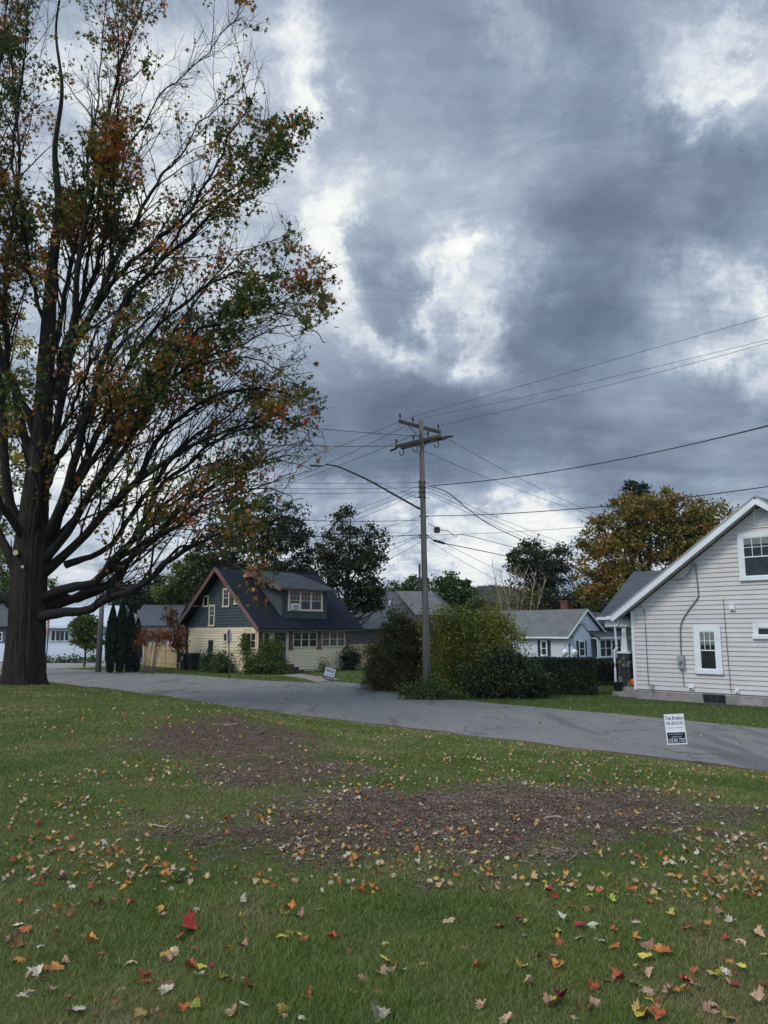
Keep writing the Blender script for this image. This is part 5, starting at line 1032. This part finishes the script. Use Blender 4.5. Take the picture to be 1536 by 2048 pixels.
# electric service
mt = MB().box(1.76,1.98,-.14,-.025,1.18,1.62).build('electric_meter', M['greymetal'], wh); MB().tube([(1.85,-.14,1.45),(1.85,-.23,1.45)], [.085,.075], 18).build('meter_dial', M['galv'], mt)
mb = MB(); mb.tube(smooth_path([(2.58,-.05,4.85),(2.60,-.05,4.4),(2.62,-.05,3.86),(2.58,-.05,3.66),(2.2,-.05,3.2),(1.93,-.05,2.76),(1.87,-.05,2.2),(1.86,-.06,1.63)], 40), .022, 8); mb.tube([(1.88,-.05,1.18),(1.90,-.05,.56)], .014, 6); mb.build('conduit', M['greycable'], wh)
mb = MB(); mb.tube(smooth_path([(2.42,-.06,4.86),(2.58,-.12,4.93),(2.64,-.06,4.80)], 10), .03, 8); mb.build('weather_head', M['greymetal'], wh)
mb = MB(); mb.tube(smooth_path([(.26,-.05,3.70),(.42,-.05,3.42),(.54,-.05,3.25),(.55,-.05,2.7),(.56,-.05,.55)], 24), .009, 5); mb.tube(smooth_path([(.10,-OH-.06,3.72),(.2,-.3,3.45),(.26,-.05,3.65)], 10), .008, 5); mb.build('phone_cable', M['cable'], wh)
mb = MB(); mb.tube(smooth_path([(3.48,-.05,3.61),(3.50,-.05,2.4),(3.54,-.05,.43)], 20), .008, 5); mb.build('drop_cable', M['cable'], wh)
mb = MB(); mb.tube(smooth_path([(1.65,-OH-.06,4.80),(1.9,-.3,4.42),(2.25,-.2,4.36),(2.45,-.1,4.82)], 14), .010, 5); mb.tube(smooth_path([(1.55,-OH-.06,4.72),(1.9,-.3,4.30),(2.3,-.2,4.50),(2.58,-.1,4.84)], 14), .010, 5); mb.build('service_loop', M['cable'], wh)
for (a,b_,c,d2) in ((3.68,3.86,3.20,3.40),(2.07,2.26,.46,.63),(3.69,3.81,.42,.56)): mb = MB(); mb.box(a,b_,-.09,-.025,c,d2); v_ = mb.build('wall_vent', M['signwhite'], wh); MB().box(a+.03,b_-.03,-.094,-.09,c+.02,c+.05).build('slot', M['black'], v_)
MB().box(.62,.76,-.09,-.025,.38,.58).build('junction_box', M['greymetal'], wh)
# porch wing at the left: roof with its own ridge, stone pier, post, rail
wx0, wy0, wy1 = -1.98, .95, 7.25; ry = 4.1; zrid = 5.06; ze_ = 3.07
roofslab((wx0,wy0,ze_),(1.2,wy0,ze_),(2.5,ry,zrid),(wx0,ry,zrid),.07,wh,M['slateroof'],'porch_roof'); roofslab((1.2,wy1,ze_),(wx0,wy1,ze_),(wx0,ry,zrid),(2.5,ry,zrid),.07,wh,M['slateroof'],'porch_roof')
mb = MB(); mb.box(wx0-.02,-EX-.05,wy0-.10,wy0+.02,ze_-.12,ze_-.01); mb.build('porch_gutter', M['signwhite'], wh)
mb = MB(); mb.box(wx0+.25,-.05,wy0+.08,wy0+.22,ze_-.40,ze_-.09); mb.box(wx0+.25,wx0+.39,wy0+.22,wy1-.2,ze_-.40,ze_-.09); mb.quad((wx0+.2,wy0+.2,ze_-.08),(0,wy0+.2,ze_-.08),(0,wy1,ze_-.08),(wx0+.2,wy1,ze_-.08)); mb.quad((wx0+.25,wy0+.2,ze_-.05),(wx0+.25,wy1,ze_-.05),(wx0+.25,ry,zrid-.1)); mb.build('porch_beam', M['white'], wh)
MB().box(-1.35,-.03,wy0-.1,6.9,.0,.36).build('porch_floor', M['concrete'], wh)
mb = MB(); mb.box(-1.25,-.15,.55,wy0-.1,0,.18); mb.build('porch_step', M['concrete'], wh)
pr_ = MB()
for k in range(10):
    for j in range(3):
        x = -1.20+j*.18+(k % 2)*.03; pr_.box(x+random.uniform(0,.02), x+.155, wy0+.0-random.uniform(0,.03), wy0+.5, .37+k*.125, .37+k*.125+.112)
for k in range(10): pr_.box(-1.20-random.uniform(0,.02), -.66, wy0+.03, wy0+.50, .365+k*.125, .365+k*.125+.12)
pier = pr_.build('stone_pier', M['stone'], wh)
MB().box(-1.28,-.60,wy0-.06,wy0+.58,1.63,1.70).build('cap', M['signwhite'], pier)
mb = MB(); mb.hexa([(-1.08,wy0+.10,1.70),(-.80,wy0+.10,1.70),(-.80,wy0+.38,1.70),(-1.08,wy0+.38,1.70)],[(-1.02,wy0+.14,ze_-.40),(-.86,wy0+.14,ze_-.40),(-.86,wy0+.34,ze_-.40),(-1.02,wy0+.34,ze_-.40)]); mb.build('porch_post', M['white'], wh)
for yy in (6.6,): MB().box(-1.08,-.88,yy,yy+.2,.36,ze_-.4).build('porch_post', M['white'], wh)
mb = MB(); mb.tube(smooth_path([(-.80,.55,2.98),(-.98,.75,2.74),(-1.16,.83,2.66),(-1.18,.86,2.4),(-1.16,.88,1.86),(-1.23,.84,1.75),(-1.25,.84,1.6),(-1.25,.84,.35)], 40), .045, 8); mb.build('downspout', M['signwhite'], wh)
mb = MB(); mb.tube([(-.52,1.3,2.4),(-.52,1.3,2.9)], .01, 5); mb.lathe([(.03,.16),(.09,.1),(.08,-.12),(.03,-.16)], (-.52,1.3,2.3), 8); mb.build('porch_lantern', M['darkmetal'], wh)
def wl(x, y, z=0): q = WO+wd*x+U*y; return (q[0], q[1], z)
r_ = empty('pumpkin', wl(-.47, wy0, .36), 0, 'orange pumpkin on the stone porch of white house', 'pumpkin'); pm = MB(); n = 24; i0 = 0; pr2 = [(.02,.0),(.13,.02),(.19,.10),(.20,.18),(.17,.27),(.09,.33),(.02,.32)]
for r, z in pr2:
    for k in range(n): a = 2*PI*k/n; rr = r*(1+.07*abs(math.sin(a*4))); pm.v.append((rr*math.cos(a), rr*math.sin(a), z))
for j in range(len(pr2)-1):
    for k in range(n): pm.f.append((j*n+k, j*n+(k+1)%n, (j+1)*n+(k+1)%n, (j+1)*n+k))
pb_ = pm.build('body', M['pumpkin'], r_, smooth=True); fc = MB(); fa_ = lambda a, z, r=.222: (r*math.sin(a)*1., -r*math.cos(a), z)
fc.quad(fa_(-.75,.19),fa_(-.35,.19),fa_(-.5,.26)).quad(fa_(.15,.19),fa_(.5,.19),fa_(.3,.26)).quad(fa_(-.8,.13),fa_(-.1,.06),fa_(.55,.13),fa_(-.1,.095)); fc.build('carved_face', M['black'], pb_)
MB().tube([(0,0,.31),(.01,0,.37),(.03,0,.41)], [.025,.018,.02], 6).build('stalk', M['barkfar'], r_)
r_ = empty('doormat_planter', wl(-1.12, wy0-.22, .2), 0, 'dark low planter at the foot of the stone pier', 'planter'); MB().lathe([(.13,0),(.19,.3),(.21,.32),(.17,.33)], n=14).build('pot', M['black'], r_); r_.name = 'plant_pot'

# ================================================================== utility pole with street lamp
PX, PY = 1.62, 30.0; up_ = empty('utility_pole', (PX, PY, 0), 0, 'tall weathered wooden utility pole with two crossarms and street lamp arm', 'utility pole')
def PP(x, y, dy=0.): q = aty(x, y, PY+dy); return np.array([q[0]-PX, q[1]-PY, q[2]])
tpz = PP(842, 841)
MB().tube([(0,0,-.2),tuple(PP(851,1240)*[1,0,1]),tuple(PP(846,1010)*[1,0,1]),tuple(tpz)], [.145,.125,.108,.088], 16).build('shaft', M['pole'], up_, smooth=True)
def arm(a, b, w=.10, h=.12): return MB().bar(a, b, w, h)
c1 = PP(842, 851); d1_ = np.array([A[0], A[1], 0.])      # upper arm runs across the street's wires
ca = PP(803.5, 845); cb_ = PP(886, 861.5)
# upper arm: towards left-near / right-far; lower arm the other way
def along(px, dirn, z_px):      # point on a horizontal line through the shaft, direction dirn, that shows at px
    r = (px-768)/FPX; q0 = np.array([PX+c1[0], PY]); f0 = math.cos(PITCH); # solve x = r * depth
    lo, hi = -3., 3.
    for _ in range(50):
        mid = (lo+hi)/2; p = q0+dirn*mid; zz = tpz[2]; dep = (p[1])*f0+(zz-EYE)*math.sin(PITCH)
        if (p[0]-r*dep)*np.sign(dirn[0]) > 0: hi = mid
        else: lo = mid
    return lo
zA = c1[2]; zB = PP(842, 884)[2]
ta, tb = along(804, U, 0), along(886, U, 0)
def pt(dirn, t, z, off=0.): n_ = np.array([-dirn[1], dirn[0]]); q = np.array([c1[0], 0])+dirn*t-n_*off; return (q[0], q[1], z)
xa = MB().bar(pt(U,ta,zA,-.16), pt(U,tb,zA,-.16), .09, .12).build('crossarm', M['crossarm'], up_)
ua, ub = along(797, -Vv, 0), along(886, -Vv, 0)
xb = MB().bar(pt(-Vv,ua,zB,.17), pt(-Vv,ub,zB,.17), .09, .12).bar(pt(-Vv,ua,zB,-.17), pt(-Vv,ub,zB,-.17), .09, .12).build('crossarm', M['crossarm'], up_)
for t, dr, z in ((ta*.55,U,zA),(tb*.55,U,zA),(ua*.5,-Vv,zB),(ub*.5,-Vv,zB)):
    mb = MB(); mb.bar(pt(dr,t,z-.05,-.16 if dr is U else .17), pt(dr,0.,z-.50,-.1 if dr is U else .12), .03, .012); mb.build('arm_brace', M['darkmetal'], up_)
def insul(p, h=.16): MB().lathe([(.014,0),(.014,.08),(.035,.09),(.045,.12),(.03,.14),(.05,.17),(.035,.20),(.045,.23),(.02,.26)], p, 10).build('insulator', M['insul'], up_)
for t in (ta*.95, ta*.28, tb*.92): insul(pt(U,t,zA+.06,-.16))
for t in (ua*.97, ua*.2, ub*.45, ub*.1): insul(pt(-Vv,t,zB+.06,.17))
for t in (ua*.98, ub*.98, ub*.55):      # strings of discs at the dead ends
    sgn_ = 1 if t > 0 else -1; mb = MB(); a = np.array(pt(-Vv,t,zB,0.)); v2 = -Vv*sgn_
    mb.tube([a, a+np.array([v2[0],v2[1],-.15])*.5], .015, 5)
    for k in range(4): c = a+np.array([v2[0],v2[1],-.15])*(.15+k*.1); mb.tube([c, c+np.array([v2[0],v2[1],-.1])*.035], [.055,.05], 8)
    mb.build('insulator', M['insul'], up_)
for t, s_ in ((ua*.75,1),(ua*.15,1),(ub*.8,1)):   # cut-outs hanging below
    a = np.array(pt(-Vv,t,zB-.08,.2)); mb = MB(); mb.tube(smooth_path([a, a+[.10,-.02,-.10], a+[.12,0,-.28], a+[.0,0,-.34], a+[-.06,0,-.2]], 12), .022, 6); mb.build('fuse_cutout', M['darkmetal'], up_)
for zp in (965, 975, 985, 995): 
    for sx in (-1, 1):
        a = PP(844, zp); b_ = PP(844+sx*16, zp+(1 if sx < 0 else 3)); MB().tube([a+[0,-.14,0], b_+[0,-.1,0]], .012, 5).tube([b_*.25+a*.75+[0,-.1,0], b_*.45+a*.55+[0,-.1,0]], [.05,.045], 8).build('spool_insulator', M['insul'], up_)
a = PP(843,962); b_ = PP(844,998); MB().bar(a+[-.10,-.14,0], b_+[-.10,-.14,0], .05,.03).bar(a+[.12,-.14,0], b_+[.12,-.14,0], .05,.03).build('secondary_rack', M['darkmetal'], up_)
for y_ in (1032,1070,1075): MB().tube([PP(838,y_), PP(857,y_+1)], .03, 6).build('clamp', M['darkmetal'], up_)
a = PP(846,1128); b_ = PP(847,1182); MB().bar(a+[-.14,-.1,0], b_+[-.14,-.1,0], .09,.08).build('riser_box', M['darkmetal'], up_)
MB().tube([PP(849,1180)+[.12,-.1,0], PP(853,1350)+[.14,-.12,0]], .012, 5).build('ground_wire', M['greycable'], up_)
# lamp arm: leans left, towards the road
la = smooth_path([PP(840,1018), PP(790,990,-.3), PP(740,962,-.6), PP(700,943,-.9), PP(672,932,-1.1), PP(650,929,-1.2)], 26); lam = MB().tube(la, np.linspace(.045,.028,26), 8).build('lamp_arm', M['darkmetal'], up_, smooth=True)
MB().tube([PP(839,997), PP(790,977,-.3), PP(735,960,-.6)], .008, 5).tube([PP(735,960,-.6), PP(736,965,-.6)], .01, 5).build('arm_stay', M['darkmetal'], up_)
hc = PP(636,931,-1.25); hd = MB(); prof = [(-.34,.02),(-.26,.075),(-.05,.09),(.12,.075),(.26,.04)]; i0 = 0
for x, h in prof:
    for k in range(10): aa = 2*PI*k/10; hd.v.append((hc[0]+x, hc[1]+math.cos(aa)*h*1.5, hc[2]+max(math.sin(aa)*h, -.03)))
for j in range(4):
    for k in range(10): hd.f.append((j*10+k, (j+1)*10+k, (j+1)*10+(k+1)%10, j*10+(k+1)%10))
hd.f += [tuple(range(10)), tuple(range(49, 39, -1))]; lh = hd.build('lamp_head', M['galv'], lam, smooth=False); MB().tube([hc+[0,0,.08], hc+[0,0,.16]], .04, 8).build('photocell', M['black'], lh); MB().box(hc[0]-.25,hc[0]+.05,hc[1]-.08,hc[1]+.08,hc[2]-.045,hc[2]-.03).build('lens', M['lens'], lh)
# ------------------------------------------------------------------ wires
WD = {'RN': -Vv, 'LF': Vv, 'RF': U, 'LN': -U}
def on_dir(px, py, dirn, anchor):      # where a line leaving the pole horizontally in a grid direction shows at column px
    r = ray(px, py); M2 = np.array([[r[0], -dirn[0]],[r[1], -dirn[1]]]); t, s_ = np.linalg.solve(M2, np.array([anchor[0], anchor[1]])); return CAM+r*t
def wire(x0, y0, x1, y1, dk, sag, r, label, m=None, ext=1.0, name='power_line', group=None):
    a = aty(x0, y0, PY); dirn = WD[dk]; b = on_dir(x1, y1, dirn, a); 
    if ext != 1.: b = a+(b-a)*ext
    mid = [a+(b-a)*t-np.array([0,0,4*sag*t*(1-t)]) for t in np.linspace(0, 1, 26)]
    o = MB().tube(np.array(mid)-a, r, 5).build(name, m or M['cable'], None, tuple(a)); tag(o, label, 'wire', group or 'overhead wires on the utility pole'); return o
wire(806,839,1536,632,'RN',-.0,.0065,'topmost thin wire sloping up to the right edge', ext=1.15)
wire(846,836,1536,676,'RN',.1,.0065,'upper of the two close wires rising to the right edge', ext=1.15)
wire(883,850,1536,683,'RN',.1,.0065,'lower of the two close wires rising to the right edge', ext=1.15)
wire(836,872,560,848,'LN',.05,.011,'wire leaving left from behind the pole top, higher of two level ones', ext=1.3)
wire(790,892,560,888,'LN',.05,.011,'wire leaving left from the lower crossarm tip, nearly level', ext=1.3)
wire(806,840,500,950,'LF',.15,.009,'highest diagonal wire falling left from the top crossarm')
wire(810,852,470,1003,'LF',.15,.009,'middle diagonal wire falling left past the street lamp')
wire(832,868,500,990,'LF',.15,.009,'lowest of three diagonal wires falling left past the street lamp')
wire(893,876,1190,1023,'RF',.2,.009,'wire falling right from the right tip of lower crossarm', ext=1.2)
wire(848,902,1180,1024,'RF',.2,.009,'wire falling right from below the lower crossarm', ext=1.2)
for i, (y0, y1, lb) in enumerate(((965,963,'top of three level thin wires left of the insulator rack'),(975,975,'middle of three level thin wires left of the insulator rack'),(983,985,'bottom of three level thin wires left of the insulator rack'))): wire(828,y0,560,y1,'LN',.05,.008,lb, ext=1.3)
for i, (y0, x1, y1, lb) in enumerate(((974,560,1066,'upper thin diagonal wire falling left above the dark trees'),(982,560,1080,'middle thin diagonal wire falling left above the dark trees'),(990,560,1094,'lower thin diagonal wire falling left above the dark trees'))): wire(830,y0,x1,y1,'LF',.1,.008,lb)
for i, (y0, x1, y1, lb) in enumerate(((977,1180,1102,'uppermost thin wire descending right toward the dark round tree'),(984,1180,1114,'second thin wire descending right toward the dark round tree'),(990,1150,1112,'third thin wire descending right toward the dark round tree'))): wire(862,y0,x1,y1,'RF',.15,.008,lb, ext=1.15)
wire(866,971,1536,840,'RN',.35,.017,'thick twisted cable sagging to the right edge', ext=1.15)
o = wire(866,971,1536,842,'RN',.33,.010,'thin cable wound along the thick twisted cable', ext=1.15)
wire(856,1032,1536,965,'RN',.25,.015,'heavy wire crossing the orange maple to the right edge', ext=1.15)
wire(838,1040,560,1030,'LN',.15,.011,'cable leaving left just below lamp arm foot', ext=1.5)
wire(838,1070,560,1062,'LN',.15,.016,'thick cable leaving left across the dark trees', ext=1.6)
wire(840,1034,600,1092,'LF',.1,.009,'short diagonal wire falling left below the lamp arm')
for y0, x1, y1, lb in ((1052,560,1180,'upper of three low diagonal wires left of the pole'),(1072,560,1195,'middle of three low diagonal wires left of the pole'),(1085,560,1225,'lowest of three diagonal wires left of the pole')): wire(840,y0,x1,y1,'LF',.1,.008,lb)
wire(862,1085,1020,1170,'RF',.1,.008,'thin low wire falling right past the hill', ext=1.3)
wire(862,1072,1050,1160,'RF',.1,.008,'thin upper wire falling right past the hill', ext=1.3)
wire(856,1070,1150,1050,'RN',.1,.007,'thin faint wire running right in front of the sky', ext=1.6)
def span(pts, r, label, name='cable', dy=None, m=None):
    P = np.array([aty(x, y, Yd) for x, y, Yd in pts]); o = MB().tube(smooth_path(P, 40)-P[0], r, 6).build(name, m or M['cable'], None, tuple(P[0])); tag(o, label, 'wire', 'overhead wires on the utility pole'); return o
span([(860,972,30),(895,985,30.6),(930,1013,31.5),(965,1040,33),(1005,1062,35),(1090,1100,40)], .018, 'dark service cable curving down right from the insulator rack')
s1_ = span([(856,1046,30),(866,1052,30.1),(882,1060,30.5),(896,1062,31),(912,1073,31.6),(930,1070,32.4),(1030,1095,38),(1180,1130,48)], .014, 'wavy cable holding the small junction box right of the pole')
s2_ = span([(856,1072,30),(872,1083,30.5),(890,1087,31),(930,1095,32.4),(1030,1116,38),(1180,1150,48)], .018, 'thick low cable with black splice sleeve right of the pole')
q = aty(874,1060,30.4); r_ = tag(MB().box(-.12,.12,-.05,.05,-.09,.09).box(-.09,.09,-.06,.06,-.12,.12).tube([(-.08,0,.09),(-.08,0,.14)], .01, 5).tube([(.08,0,.09),(.08,0,.14)], .01, 5).build('junction_box', M['darkmetal'], None, tuple(q)), 'small dark junction box hanging on a cable right of pole', 'junction box')
a = aty(868,1081,30.4); b_ = aty(889,1087,31.); tag(MB().tube(smooth_path([a-a, (b_-a)*.08, (b_-a)*.9, b_-a], 12), [.02,.035]+[.045]*8+[.035,.02], 10).build('splice_case', M['black'], None, tuple(a)), 'black cigar shaped splice sleeve on the thick low cable', 'splice case')
q0 = np.array(wl(1.6, -.5, 4.78)); P = [aty(1536,1015,22.), q0]
# service drop from beyond the frame to the white gable
o = MB().tube(smooth_path([np.zeros(3), (np.array(wl(.1,-.51,3.72))-aty(852,1190,30))*.5+[0,0,-.35], np.array(wl(.1,-.51,3.72))-aty(852,1190,30)], 30), .007, 5).build('phone_line', M['cable'], None, tuple(aty(852,1190,30))); tag(o, 'thin phone line from pole to the eave of white gabled house', 'wire')
# house drop to the green house
gq = gl(-.62, 3.2); o = MB().tube(smooth_path([np.zeros(3), (np.array([gq[0],gq[1],5.6])-aty(842,1070,30))*.5+[0,0,-.6], np.array([gq[0],gq[1],5.6])-aty(842,1070,30)], 30), .009, 5).build('service_line', M['cable'], None, tuple(aty(842,1070,30))); tag(o, 'service wire from the pole down to the green house gable', 'wire')

# ================================================================== yard signs
def yard_sign(p, w, h, rz, roll, label, lift):
    r_ = empty('yard_sign', tuple(p), rz, label, 'yard sign'); r_.rotation_euler = (0, roll, rz)
    b_ = MB().box(-w/2, w/2, -.003, .003, lift, lift+h).build('panel', M['signwhite'], r_); 
    mb = MB(); [mb.tube([(sx*w*.30, .006, -.05), (sx*w*.30, .006, lift+h*.4)], .0022, 5) for sx in (-1,1)]; mb.tube([(-w*.30,.006,lift-.06),(w*.30,.006,lift-.06)], .0022, 5); mb.build('wire_stake', M['galv'], r_); return r_, b_
sx_, sy_ = 5.52, 14.9
p = np.array([sx_, sy_, float(height(sx_, sy_))]); zt = aty(1357,1428,sy_)[2]; zb = aty(1360,1491,sy_)[2]
r_, b_ = yard_sign(p, .355, zt-zb-.02, math.radians(-14), math.radians(-4), 'small white and black tree service yard sign at the near road edge', zb-p[2]+.02)
L0 = zb-p[2]+.02; hh = zt-zb-.02; yy = -.0045; nv = M['signblack']
MB().box(-.160,.160,-.0042,-.0032,L0+.022,L0+.395*hh).build('black_panel', nv, b_)
lettering('Tree Brothers', (0,yy,L0+.87*hh), .125*hh, .325, nv, b_, shear=.25, bold=.012)
lettering('TREE SERVICE INC.', (0,yy,L0+.70*hh), .10*hh, .325, nv, b_, bold=.004)
lettering('Fully Insured \u2022 Free Estimates', (0,yy,L0+.545*hh), .045*hh, .28, nv, b_)
for t, z, w in (('treebrothers@gmail.com', .335, .24), ('treebrothers.net', .255, .18)): lettering(t, (0,-.0055,L0+z*hh), .04*hh, w, M['signwhite'], b_)
lettering('518.901.7757', (0,-.0055,L0+.13*hh), .135*hh, .300, M['signwhite'], b_, bold=.0)
p = onz(652, 1373.5); r_, b_ = yard_sign(p, .47, .52, math.radians(8), math.radians(15), 'tilted white and black yard sign across the road before green house', .32)
# the panel is landscape shaped and tipped
MB().box(-.233,.233,-.0045,-.0032,.322,.47).build('black_panel', nv, b_); lettering('GRACE', (0,-.0055,.73), .12, .40, nv, b_, bold=.03); lettering('ROOFING', (0,-.0055,.56), .085, .36, mat('grey_print', (.25,.28,.34), .5), b_); lettering('518.798.2199'[:12], (0,-.006,.395), .07, .38, M['signwhite'], b_, bold=.02)

# ------------------------------------------------------------------ thin autumn haze
HZ_ = MB().box(-1650, 1650, -650, 1650, -7, 95).build('haze', None); tag(HZ_, kind='stuff', label='thin pale haze that greys the far hill')
m = bpy.data.materials.new('haze_air'); m.use_nodes = True; nt = m.node_tree; nt.nodes.remove(nt.nodes['Principled BSDF']); pv = nn(nt, 'ShaderNodeVolumePrincipled'); pv.inputs['Density'].default_value = .00011; pv.inputs['Color'].default_value = (.80, .86, .92, 1)
lk(nt, pv.outputs[0], nt.nodes['Material Output'].inputs['Volume']); HZ_.data.materials.append(m)
